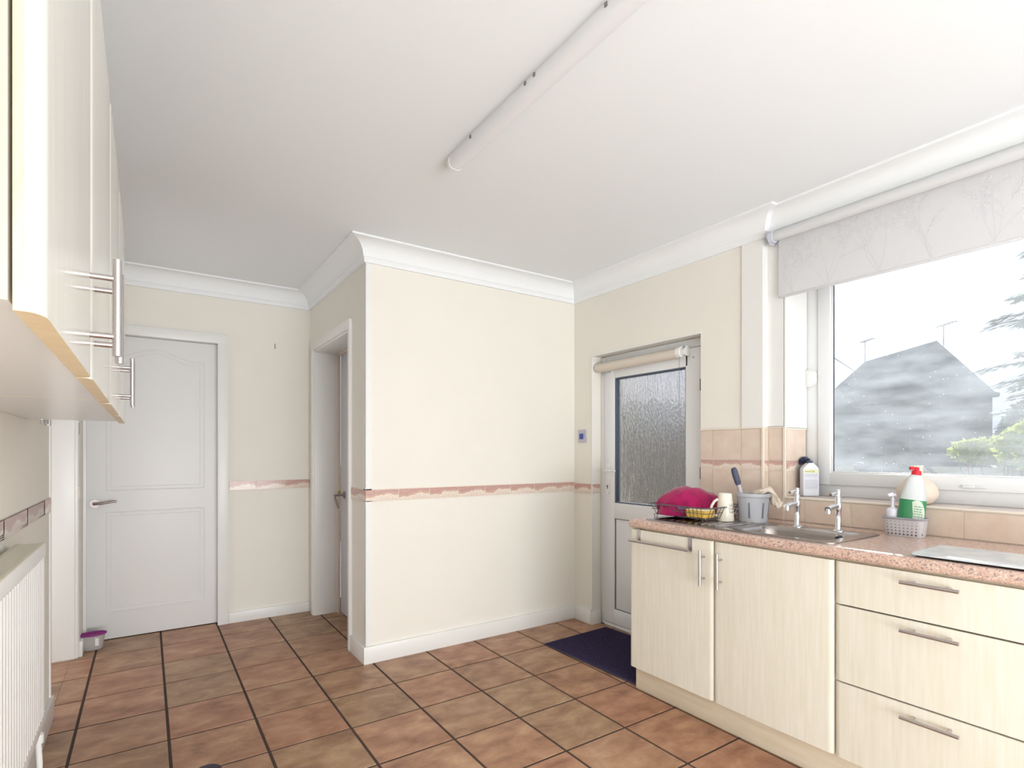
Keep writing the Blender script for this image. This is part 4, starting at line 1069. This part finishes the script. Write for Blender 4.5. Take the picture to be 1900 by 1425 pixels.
    bm = new_bm(); rr = random.Random(2)
    for k in range(8):
        zz = .026 - k * .007; x = -.006 if k < 3 else -.015
        while x < .015:
            l = rr.uniform(.003, .008); bm.faces.new([bm.verts.new(Mx @ Vector(v)) for v in ((x, zz, .0022), (x + l, zz, .0022), (x + l, zz + .002, .0022), (x, zz + .002, .0022))]); x += l + .002
    obj('small_print', bm, principled('dark_green_print', lin(96, 136, 112), .6), lab, kind='stuff')
    bm = new_bm(); top = Vector((bx, by, z0))
    add_cyl(bm, top + Vector((0, 0, .172)), top + Vector((0, 0, .184)), .0145, .013, seg=20); add_cyl(bm, top + Vector((0, 0, .184)), top + Vector((0, 0, .194)), .0075, .006, seg=12)
    add_tube(bm, [top + Vector((0, 0, .188)), top + Vector((0, 0, .190)) - RT * .014, top + Vector((0, 0, .189)) - RT * .024], [.003, .004, .0045], 8)
    bmesh.ops.transform(bm, matrix=lean, verts=bm.verts); obj('cap', bm, principled('red_plastic', lin(214, 30, 50), .35), b)
    # small white pump bottle at the back left
    p = thing('soap_dispenser', 'small white pump bottle in the sink tidy, left of the green bottle', 'bottle', c + Vector((0, .045, .008)))
    q = c + Vector((.004, .046, .008)); wm = principled('white_soap_plastic', lin(228, 226, 236), .3)
    q.z += .012; bm = new_bm(); add_lathe(bm, [(0, -.01), (.022, -.01), (.023, -.006), (.023, .080), (.019, .088), (.009, .092), (.009, .098)], q.x, q.y, q.z, 24); obj('bottle_body', bm, wm, p)
    bm = new_bm(); add_cyl(bm, q + Vector((0, 0, .096)), q + Vector((0, 0, .122)), .0065, seg=12); add_cyl(bm, q + Vector((0, 0, .122)), q + Vector((0, 0, .126)), .0085, seg=12)
    add_cyl(bm, q + Vector((0, 0, .126)), q + Vector((0, 0, .140)), .004, seg=10); add_tube(bm, [q + Vector((0, 0, .142)) + RT * .012, q + Vector((0, 0, .144)), q + Vector((0, 0, .142)) - RT * .02], [.006, .008, .005], 10); obj('pump', bm, wm, p)
    s = thing('scourer', 'dark blue scouring sponge tucked in the right end of the sink tidy', 'sponge', c + Vector((0, -.05, .008)))
    bm = new_bm(); add_box(bm, c.x - .022, c.x + .022, c.y - .066, c.y - .042, c.z + .008, c.z + .074, .004); obj('foam', bm, principled('navy_sponge', lin(70, 62, 96), .9), s)
caddy()
# glass worktop saver with little feet
gb = thing('worktop_saver', 'pale frosted glass worktop saver with a dark front edge', 'chopping board', (2.22, .55, .8805))
gmat = principled('frosted_pale_glass', lin(214, 222, 226), .18); noisecol(gmat, [(.42, lin(204, 212, 218)), (.58, lin(222, 228, 230))], 14, detail=2)
bm = new_bm(); add_prism(bm, rrect(2.076, 2.350, .345, .745, .012, 5), 2, .8865, .8915); obj('glass_sheet', bm, gmat, gb)
bm = new_bm(); add_prism(bm, rrect(2.080, 2.346, .349, .741, .010, 5), 2, .8848, .8865); obj('backing', bm, principled('slate_backing', lin(92, 96, 106), .4), gb)
for x in (2.095, 2.33):
    for y in (.365, .725):
        bm = new_bm(); add_cyl(bm, (x, y, .8803), (x, y, .8848), .007, seg=12); obj('foot', bm, MATS['black_rubber'], gb)

# ================================================================= WALL UNITS (left)
WF = -.072; ZB, ZT = 1.342, 2.070
def wall_unit(y0, ym, y1, label):
    t = thing('wall_cabinet', label, 'cabinet', (XL + .14, (y0 + y1) / 2, ZB), 'ivory wall units above the radiator')
    bm = new_bm(); add_box(bm, XL + .002, WF - .023, y0 + .002, y1 - .001, ZB + .004, ZT)
    for f in bm.faces:
        n = f.normal; f.material_index = 0
    bm.faces.ensure_lookup_table(); bmesh.ops.recalc_face_normals(bm, faces=bm.faces[:])
    for f in bm.faces:
        if abs(f.normal.y) > .9: f.material_index = 1
    obj('carcass', bm, [carc_m, maple], t)
    for a, b, hs in ((y0, ym, 1), (ym, y1, -1)):
        bm = front_panel(WF, .020, a + .002, b - .002, ZB - .004, ZT, r=.014, sgn=-1)
        bmesh.ops.recalc_face_normals(bm, faces=bm.faces[:])
        for f in bm.faces:
            if abs(f.normal.z) > .9 or f.normal.x < -.5 or abs(f.normal.y) > .97: f.material_index = 1
        d = obj('cabinet_door', bm, [wallunit_m, maple], t); autosmooth(d)
        hy = (b - .042) if hs == 1 else (a + .042)
        bar_handle(d, (WF + .034, hy, 1.445), (0, 0, 1), (1, 0, 0), half=.075, post=.045, r=.0062, reach=.034)
    return t
wall_unit(.600, 1.085, 1.620, 'near ivory wall unit on the left, with a maple end panel')
wall_unit(1.622, 2.150, 2.690, 'far ivory wall unit on the left, closer to the panelled door')

# ================================================================= RADIATOR
def radiator():
    t = thing('radiator', 'white ribbed panel radiator on the left wall', 'radiator', (-.31, 1.6, .33))
    rm = principled('white_radiator_enamel', lin(246, 246, 244), .3)
    y0, y1, z0, z1 = .95, 2.345, .335, .925
    bm = new_bm(); pts = []; n = int((y1 - y0 - .06) / .0333)
    for k in range(n):
        ya = y0 + .03 + k * .0333
        pts += [(-.2805, ya), (-.276, ya + .006), (-.276, ya + .0205), (-.2805, ya + .0275)]
    poly = [(-.290, y0), (-.2805, y0)] + pts + [(-.2805, y1), (-.290, y1)]
    add_prism(bm, poly, 2, z0 + .035, z1 - .045); add_box(bm, -.290, -.276, y0, y1, z0, z0 + .036, .004); add_box(bm, -.290, -.276, y0, y1, z1 - .046, z1 - .002, .004)
    obj('front_panel', bm, rm, t)
    bm = new_bm(); add_box(bm, -.352, -.343, y0, y1, z0, z1 - .004, .003); obj('back_panel', bm, rm, t)
    bm = new_bm(); add_box(bm, -.352, -.280, y1 - .004, y1 + .002, z0 + .02, z1 - .002, .001); add_box(bm, -.352, -.280, y0 - .002, y0 + .004, z0 + .02, z1 - .002, .001); obj('side_cover', bm, rm, t)
    bm = new_bm(); add_box(bm, -.350, -.336, y0, y1, z1 - .004, z1, .001); add_box(bm, -.292, -.278, y0, y1, z1 - .004, z1, .001)
    for k in range(int((y1 - y0) / .012)):
        yy = y0 + k * .012; add_box(bm, -.337, -.291, yy, yy + .006, z1 - .004, z1 - .001)
    obj('top_grille', bm, principled('ivory_grille', lin(232, 228, 212), .4), t)
    bm = new_bm(); add_box(bm, -.368, -.352, y1 - .25, y1 - .22, z0 + .05, z1 - .06); add_box(bm, -.368, -.352, y0 + .22, y0 + .25, z0 + .05, z1 - .06); obj('wall_bracket', bm, gloss_w, t)
    bm = new_bm(); add_tube(bm, [(-.31, y1 - .01, z0 + .03), (-.31, y1 + .035, z0 + .03), (-.308, y1 + .050, z0 + .015), (-.305, y1 + .052, z0 - .03), (-.302, y1 + .052, z0 - .06)], .010, 12)
    add_cyl(bm, (-.302, y1 + .052, z0 - .06), (-.302, y1 + .052, z0 - .09), .015, seg=14); v = obj('valve', bm, gloss_w, t)
    bm = new_bm(); add_tube(bm, [(-.302, y1 + .052, z0 - .08), (-.298, y1 + .052, z0 - .16), (-.300, y1 + .05, z0 - .26), (-.302, y1 + .05, .003)], .0085, 10); obj('pipe', bm, gloss_w, t)
radiator()

# small chrome hook on the wall under the wall unit
hk = thing('wall_hook', 'small chrome robe hook on the left wall just below the wall unit', 'hook', (XL, 2.99, 1.34))
bm = new_bm(); add_cyl(bm, (XL, 2.99, 1.36), (XL + .006, 2.99, 1.36), .016, seg=16); obj('backplate', bm, chrome, hk)
bm = new_bm(); add_cyl(bm, (XL + .006, 2.99, 1.36), (XL + .022, 2.99, 1.36), .006, seg=12); add_cyl(bm, (XL + .024, 2.99, 1.385), (XL + .024, 2.99, 1.334), .012, seg=14); obj('peg', bm, chrome, hk)
# thermostat
th = thing('wall_control', 'silver wall switch plate with a blue square display beside the back door', 'switch', (XR, 2.973, 1.34))
bm = new_bm(); add_prism(bm, rrect(2.934, 3.012, 1.294, 1.386, .006, 4), 0, 2.616, XR); obj('plate', bm, principled('lilac_silver', lin(190, 186, 202), .35, .3), th)
bm = new_bm(); add_box(bm, 2.6148, 2.6162, 2.957, 2.999, 1.318, 1.358, .0003); obj('display', bm, principled('blue_display', lin(58, 84, 158), .3), th)
bm = new_bm(); add_cyl(bm, (2.616, 2.948, 1.338), (2.6145, 2.948, 1.338), .003, seg=10); obj('button', bm, principled('violet_button', lin(110, 90, 150), .4), th)
# picture hook
ph = thing('picture_hook', 'tiny brass picture hook left on the back wall between the doors', 'hook', (.795, YB, 2.01))
bm = new_bm(); add_box(bm, .792, .798, YB - .0015, YB, 2.000, 2.035, .0003); add_tube(bm, [(.795, YB - .001, 2.002), (.795, YB - .006, 1.996), (.797, YB - .009, 2.000), (.797, YB - .010, 2.008)], .0014, 6); obj('hook', bm, principled('dull_brass', lin(140, 126, 104), .4, .8), ph)

# ================================================================= FLUORESCENT BATTEN
fl_ = thing('strip_light', 'long white fluorescent strip light on the ceiling, switched off', 'light fitting', (1.053, 1.2, CEIL))
y0, y1 = .42, 1.99; LX = 1.053
bm = new_bm(); add_prism(bm, [(LX - .024, CEIL), (LX - .024, CEIL - .016), (LX - .018, CEIL - .020), (LX + .018, CEIL - .020), (LX + .024, CEIL - .016), (LX + .024, CEIL)], 1, y0, y1); obj('batten_body', bm, gloss_w, fl_)
def dprof(g): return [(LX - .029 - g, CEIL - .014), (LX - .030 - g, CEIL - .032), (LX - .026 - g, CEIL - .046 - g), (LX - .016, CEIL - .054 - g), (LX, CEIL - .056 - g), (LX + .016, CEIL - .054 - g), (LX + .026 + g, CEIL - .046 - g), (LX + .030 + g, CEIL - .032), (LX + .029 + g, CEIL - .014)]
bm = new_bm(); add_prism(bm, dprof(0), 1, y0 + .012, y1 - .012); dm = principled('frosted_diffuser', lin(236, 236, 239), .35); obj('diffuser', bm, dm, fl_)
for yy in (y0, y1 - .014):
    bm = new_bm(); add_prism(bm, dprof(.0015), 1, yy, yy + .014); obj('end_cap', bm, gloss_w, fl_)
for yy in (1.80, 1.44, 1.39, 1.065):
    bm = new_bm(); add_box(bm, LX - .0325, LX - .0295, yy - .005, yy + .005, CEIL - .022, CEIL - .010, .0004); obj('clip', bm, principled('clip_metal', lin(140, 134, 134), .4, .6) if 'clip_metal' not in MATS else MATS['clip_metal'], fl_)

# ================================================================= MAT, TUB, SHOE
mt = thing('door_mat', 'dark navy ribbed doormat in front of the glazed back door', 'mat', (2.38, 2.39, 0))
mm_ = principled('navy_mat_pile', lin(62, 54, 82), .95, spec=.1); noisecol(mm_, [(.35, lin(48, 42, 68)), (.62, lin(72, 64, 92)), (.8, lin(104, 92, 112))], 120, detail=4, bump=1, bscale=300, dist=.004)
bm = new_bm(); add_box(bm, 2.115, 2.665, 2.010, 2.745, .0018, .010, .002)
for k in range(45):
    y = 2.018 + k * .0163; add_tube(bm, [(2.125, y, .0095), (2.655, y, .0095)], .0035, 5)
rotz(bm, R(2.6), (2.38, 2.39, 0)); obj('pile', bm, mm_, mt)
bm = new_bm(); add_box(bm, 2.105, 2.675, 2.000, 2.755, .0016, .006, .001); rotz(bm, R(2.6), (2.38, 2.39, 0)); obj('rubber_edge', bm, principled('dark_rubber', lin(66, 58, 74), .7), mt)

def tub():
    cx, cy, z = -.276, 4.235, .0018
    t = thing('moisture_tub', 'small clear tub with a purple perforated lid on the floor by the panelled door', 'tub', (cx, cy, z))
    bm = new_bm(); add_lathe(bm, [(0, 0), (.042, 0), (.047, .004), (.052, .045), (.057, .072), (.059, .074), (.054, .074), (.045, .008), (0, .006)], cx, cy, z, 28, ex=1.0, ey=.62); obj('container', bm, principled('clear_tub_plastic', lin(214, 208, 204), .25, trans=.3), t)
    bm = new_bm(); add_lathe(bm, [(0, .006), (.043, .007), (.046, .030), (0, .032)], cx, cy, z, 24, ex=1, ey=.6); obj('crystals', bm, principled('tan_crystals', lin(188, 164, 146), .8), t)
    bm = new_bm(); vs = [bm.verts.new((cx + .012 + .004 * k, cy - .0335 + .0011 * k, z + zz)) for k, zz in ((0, .022), (4, .022), (4, .066), (0, .066))]; bm.faces.new(vs); obj('label', bm, principled('white_label', lin(232, 230, 228), .6), t)
    pm = principled('purple_plastic', lin(142, 44, 126), .4)
    bm = new_bm(); P = [(cx + .061 * math.cos(a), cy + .038 * math.sin(a), z + .0765) for a in [2 * math.pi * k / 32 for k in range(32)]]; add_tube(bm, P, .0052, 8, closed=True); lid = obj('lid_rim', bm, pm, t)
    bm = new_bm()
    for k in range(-4, 5):
        u = k / 5.0; h = .058 * math.sqrt(1 - u * u); add_tube(bm, [(cx - h, cy + .037 * u, z + .078), (cx + h, cy + .037 * u, z + .078)], .0016, 5)
    for k in range(-6, 7):
        u = k / 7.0; h = .036 * math.sqrt(1 - u * u); add_tube(bm, [(cx + .058 * u, cy - h, z + .078), (cx + .058 * u, cy + h, z + .078)], .0016, 5)
    obj('lid_lattice', bm, pm, lid); t.scale = (1.08, 1.08, 1.25)
    bm = new_bm(); add_lathe(bm, [(0, .0755), (.056, .0755)], cx, cy, z, 28, ex=1, ey=.62); obj('membrane', bm, principled('lilac_membrane', lin(222, 190, 220), .8), t)
tub()
def shoe():
    c = Vector((.212, 2.335, .0018)); t = thing('shoe', 'dark navy shoe toe poking in at the bottom edge of the picture', 'shoe', c)
    dirv = FW; U = RT; bm = new_bm(); n = 20; rows = []
    sec = [(-.27, .030, .07), (-.24, .036, .085), (-.18, .036, .085), (-.12, .038, .065), (-.07, .044, .050), (-.03, .044, .040), (-.008, .034, .032), (.004, .016, .022)]
    for a, wd, h in sec:
        rows.append([bm.verts.new(c + dirv * a + U * (wd * math.cos(2 * math.pi * k / n)) + Vector((0, 0, .012 + h * .5 + h * .5 * math.sin(2 * math.pi * k / n)))) for k in range(n)])
    for A, B in zip(rows, rows[1:]):
        for k in range(n):
            f = bm.faces.new((A[k], A[(k + 1) % n], B[(k + 1) % n], B[k])); f.smooth = True
    bm.faces.new(rows[0][::-1]); bm.faces.new(rows[-1])
    obj('upper', bm, principled('navy_shoe', lin(46, 42, 60), .6), t)
    bm = new_bm(); pl_ = [(-.275, .02), (-.24, .038), (-.12, .038), (-.05, .048), (-.01, .040), (.010, .012), (.010, -.012), (-.01, -.040), (-.05, -.048), (-.12, -.038), (-.24, -.038), (-.275, -.02)]
    A = [bm.verts.new(c + dirv * a + U * b) for a, b in pl_]; B = [bm.verts.new(v.co + Vector((0, 0, .018))) for v in A]
    bm.faces.new(A[::-1]); bm.faces.new(B)
    for i in range(len(A)): bm.faces.new((A[i], A[(i + 1) % len(A)], B[(i + 1) % len(A)], B[i]))
    obj('sole', bm, principled('dark_sole', lin(60, 56, 68), .7), t)
shoe()

# ================================================================= OUTSIDE
def at(px, py, d): return Vector((0, 0, CAM_Z)) + (FW + RT * (px - 950) / FPX - Vector((0, 0, 1)) * (py - HORIZ) / FPX) * d
gm_ = principled('garden_ground', lin(120, 124, 96), .95, spec=.1); noisecol(gm_, [(.35, lin(96, 104, 74)), (.6, lin(132, 132, 100))], .8, detail=8)
tag(obj('ground', box(2.95, 70, -40, 60, -.4, -.25), gm_), 'garden ground outside the window', 'ground', kind='structure')
def house():
    Rr, Lr, ER, EL = at(1738, 632, 14.0), at(1605, 671, 17.24), at(1852, 733, 12.84), at(1502, 763, 18.0)
    zr = Rr.z; Lr.z = zr; ze = 2.60; ER.z = ze; EL.z = ze
    ax = (Rr - Lr); ax.z = 0; axn = ax.normalized(); pn = Vector((-axn.y, axn.x, 0))
    def mirror(p): return p - pn * 2 * (p - Rr).dot(pn)
    BR, BL = mirror(ER), mirror(EL)
    t = thing('neighbouring_house', 'dark hipped-roof house beyond the window, hazy against the sky', 'house', (Rr.x, Rr.y, -.25))
    rm = principled('dark_slate_roof', lin(92, 98, 108), .8); noisecol(rm, [(.35, lin(82, 88, 98)), (.65, lin(104, 108, 116))], 6, stretch=(1, 1, 6), detail=6)
    bm = new_bm(); V = {k: bm.verts.new(v) for k, v in dict(R=Rr, L=Lr, ER=ER, EL=EL, BR=BR, BL=BL).items()}
    for f in (('R', 'L', 'EL', 'ER'), ('R', 'ER', 'BR'), ('L', 'BL', 'EL'), ('L', 'R', 'BR', 'BL'), ('ER', 'EL', 'BL', 'BR')): bm.faces.new([V[k] for k in f])
    bmesh.ops.recalc_face_normals(bm, faces=bm.faces[:]); obj('roof', bm, rm, t)
    bm = new_bm(); cen = (ER + EL + BR + BL) / 4
    q = [c + (cen - c) * .05 for c in (ER, EL, BL, BR)]
    A = [bm.verts.new((v.x, v.y, -.25)) for v in q]; B = [bm.verts.new((v.x, v.y, ze)) for v in q]
    for i in range(4): bm.faces.new((A[i], A[(i + 1) % 4], B[(i + 1) % 4], B[i]))
    wm = principled('brown_brick_wall', lin(104, 90, 84), .9); noisecol(wm, [(.35, lin(84, 86, 92)), (.65, lin(100, 100, 104))], 9, stretch=(1, 1, 3), detail=6)
    obj('brick_wall', bm, wm, t)
    bm = new_bm(); add_tube(bm, [ER, EL], .06, 8); add_tube(bm, [ER, BR], .06, 8); obj('gutter', bm, upvc_gasket, t)
    for p, h in ((Lr, .65), (Rr + (ER - Rr) * .12, .55)):
        bm = new_bm(); add_tube(bm, [p, p + Vector((0, 0, h))], .012, 6); add_tube(bm, [p + Vector((0, 0, h)) - axn * .25, p + Vector((0, 0, h)) + axn * .45], .010, 6)
        for k in range(5):
            c = p + Vector((0, 0, h)) + axn * (-.15 + k * .13); add_tube(bm, [c - pn * .12, c + pn * .12], .006, 4)
        obj('aerial', bm, wire, t)
house()
# cable running down across the view
bm = new_bm(); a, b = Vector((2.93, 1.53, 1.83)), at(1588, 690, 17.4)
add_tube(bm, [a, b], .009, 6)
tag(obj('overhead_cable', bm, upvc_gasket), 'thin overhead cable running down to the hazy house', 'cable')
bm = new_bm(); a, b = at(1556, 718, 7.2), at(1735, 880, 6.2); b = b + (b - a) * ((b.z + .25) / (a.z - b.z)); add_tube(bm, [a, b], .022, 8)  # dark sloping line of unclear nature, built as a tube
tag(obj('sloping_dark_line', bm, principled('dark_line', lin(50, 52, 56), .8)), 'dark sloping line across the garden view, shaped as a pole', 'pole')
# low pale garden wall
def garden_wall():
    c0, c1 = at(1040, 868, 11.0), at(2000, 866, 8.0)
    d = (c1 - c0); d.z = 0; ln = d.length; d.normalize(); n = Vector((-d.y, d.x, 0))
    t = thing('garden_wall', 'low pale garden wall with a flat coping outside the window', 'wall', ((c0.x + c1.x) / 2, (c0.y + c1.y) / 2, -.25))
    z1 = .99
    def slab(name, off, zz0, zz1, mat, s0, s1):
        bm = new_bm(); P = [c0 + d * s0 - n * off, c0 + d * s1 - n * off, c0 + d * s1 + n * off, c0 + d * s0 + n * off]
        A = [bm.verts.new((p.x, p.y, zz0)) for p in P]; B = [bm.verts.new((p.x, p.y, zz1)) for p in P]
        bm.faces.new(A[::-1]); bm.faces.new(B)
        for i in range(4): bm.faces.new((A[i], A[(i + 1) % 4], B[(i + 1) % 4], B[i]))
        obj(name, bm, mat, t)
    pm = principled('pale_render', lin(206, 198, 180), .9); noisecol(pm, [(.35, lin(190, 182, 164)), (.65, lin(216, 208, 190))], 4)
    slab('rendered_wall', .10, -.25, z1 - .06, pm, 0, ln)
    k = 0; s = 0
    while s < ln:
        slab('coping_stone', .15, z1 - .06, z1, pm, s, min(ln, s + .58)); s += .6
garden_wall()
# dark timber fence seen through the door pane
def fence():
    c0, c1 = at(1060, 790, 8.5), at(1420, 790, 7.6)
    d = (c1 - c0); d.z = 0; ln = d.length; d.normalize(); n = Vector((-d.y, d.x, 0)); zt_ = 1.62
    t = thing('garden_fence', 'brown board fence seen blurred through the door glass', 'fence', ((c0.x + c1.x) / 2, (c0.y + c1.y) / 2, -.25))
    fm = principled('weathered_fence_wood', lin(104, 84, 66), .9); noisecol(fm, [(.3, lin(52, 42, 34)), (.7, lin(92, 76, 60))], 5, stretch=(4, 4, .6), per_object=True)
    s = 0
    while s < ln:
        bm = new_bm(); a = c0 + d * s; b = c0 + d * (s + .135)
        P = [a - n * .012, b - n * .008, b + n * .012, a + n * .008]; A = [bm.verts.new((p.x, p.y, -.25)) for p in P]; h = zt_ + rnd.uniform(-.015, .015); B = [bm.verts.new((p.x, p.y, h)) for p in P]
        bm.faces.new(A[::-1]); bm.faces.new(B)
        for i in range(4): bm.faces.new((A[i], A[(i + 1) % 4], B[(i + 1) % 4], B[i]))
        obj('fence_board', bm, fm, t); s += .142
fence()
# foliage
def leaf_mass(bm, c, rad, count, size, rr, flat=1.0):
    for _ in range(count):
        v = Vector((rr.gauss(0, 1), rr.gauss(0, 1), rr.gauss(0, 1))).normalized() * (rr.random() ** .35)
        p = c + Vector((v.x * rad[0], v.y * rad[1], v.z * rad[2]))
        a = Vector((rr.gauss(0, 1), rr.gauss(0, 1), rr.gauss(0, .6))).normalized(); b = a.cross(Vector((rr.gauss(0, 1), rr.gauss(0, 1), rr.gauss(0, 1)))).normalized()
        s = size * rr.uniform(.6, 1.3)
        bm.faces.new([bm.verts.new(q) for q in (p - a * s, p + b * s * .45 + Vector((0, 0, s * .1)), p + a * s, p - b * s * .45)])
def leafmat(name, c1, c2):
    m = principled(name, c1, .6); noisecol(m, [(.35, c1), (.65, c2)], 4)
    t = m.node_tree; b = t.nodes['Principled BSDF']; tl = N('ShaderNodeBsdfTranslucent', t); tl.inputs[0].default_value = c2
    mx = N('ShaderNodeMixShader', t); mx.inputs[0].default_value = .45; t.links.new(b.outputs[0], mx.inputs[1]); t.links.new(tl.outputs[0], mx.inputs[2]); t.links.new(mx.outputs[0], t.nodes['Material Output'].inputs[0]); return m
bright = leafmat('yellow_green_leaf', lin(120, 140, 60), lin(196, 206, 96)); dark = leafmat('dark_leaf', lin(58, 74, 60), lin(92, 108, 84))  # yellow-green and darker green leaf colours for the plants
bark = principled('bark', lin(92, 82, 74), .9)
def shrub(px, py, d, rx, rz, label, mat, cnt, size, seed):
    rr = random.Random(seed); c = at(px, py, d)
    t = thing('shrub', label, 'shrub', (c.x, c.y, -.25))
    bm = new_bm(); leaf_mass(bm, c, (rx, rx, rz), cnt, size, rr); o = obj('foliage', bm, mat, t, kind='stuff')
    bm = new_bm()
    for k in range(7):
        q = c + Vector((rr.uniform(-1, 1) * rx * .7, rr.uniform(-1, 1) * rx * .7, rz * rr.uniform(.2, .9))); b0 = Vector((c.x + rr.uniform(-.05, .05), c.y + rr.uniform(-.05, .05), -.25))
        add_tube(bm, [b0, b0.lerp(q, .5) + Vector((rr.uniform(-.05, .05), rr.uniform(-.05, .05), 0)), q], [.02, .012, .005], 5)
    obj('stem', bm, bark, t)
shrub(1838, 838, 5.2, .33, .13, 'bright leafy shrub low outside the window, left of the conifer', bright, 900, .045, 1)
shrub(1925, 828, 4.2, .26, .20, 'yellow-green shrub at the right edge outside the window', bright, 900, .045, 2)
shrub(1640, 866, 7.7, .35, .10, 'low dark shrub along the garden wall behind the vase', dark, 900, .06, 3)
shrub(1210, 800, 9.5, 1.1, .55, 'dark shrub above the fence, seen through the door glass', dark, 2600, .07, 4)
def conifer():
    rr = random.Random(21); base = at(1955, 840, 7.5); base.z = -.25
    t = thing('conifer', 'dark drooping conifer at the right edge outside the window', 'tree', base)
    bm = new_bm(); add_tube(bm, [base, base + Vector((.05, 0, 2)), base + Vector((0, .05, 4.2))], [.13, .10, .03], 8); obj('trunk', bm, bark, t)
    bb = new_bm(); lf = new_bm()
    for k in range(64):
        z = 1.2 + 3.2 * (k / 64); a = rr.uniform(0, 6.28); ln = (1.25 - .22 * (z - 1.2)) * rr.uniform(.45, .95)
        if 2.75 < z < 3.05: ln *= .35
        p0 = base + Vector((0, 0, z + .25)); d = Vector((math.cos(a), math.sin(a), .12)); pts = [p0 + d * ln * u + Vector((0, 0, -.22 * ln * u * u)) for u in (0, .33, .66, 1)]
        add_tube(bb, pts, [.018, .012, .008, .003], 5)
        for s in range(90):
            u = rr.uniform(.2, 1); p = p0 + d * ln * u + Vector((0, 0, -.22 * ln * u * u)); side = Vector((-d.y, d.x, 0)) * rr.uniform(-.13, .13) * (1.2 - u * .5)
            q = p + side + Vector((0, 0, rr.uniform(-.05, .03))); a_ = (side + d * .1 + Vector((0, 0, -.05))).normalized(); b_ = a_.cross(Vector((0, 0, 1))).normalized(); w_ = .042
            lf.faces.new([lf.verts.new(v) for v in (q - a_ * .06, q + b_ * w_ * .5, q + a_ * .06, q - b_ * w_ * .5)])
    obj('branches', bb, bark, t); obj('foliage', lf, dark, t, kind='stuff')
conifer()

hd = at(1905, 790, 12.4); ht = thing('hedge', 'tall dark hedge right of the hazy house', 'hedge', (hd.x, hd.y, -.25))
bm = new_bm(); rr = random.Random(8); leaf_mass(bm, hd - Vector((0, 0, .55)), (1.0, .5, 1.15), 5000, .09, rr); obj('foliage', bm, dark, ht, kind='stuff')
bm = new_bm()
for k in range(6):
    p = Vector((hd.x - .7 + k * .28, hd.y, -.25)); add_tube(bm, [p, p + Vector((.05, 0, 1.2)), p + Vector((0, .04, 2.0))], [.04, .03, .01], 6)
obj('stem', bm, bark, ht, kind='stuff')
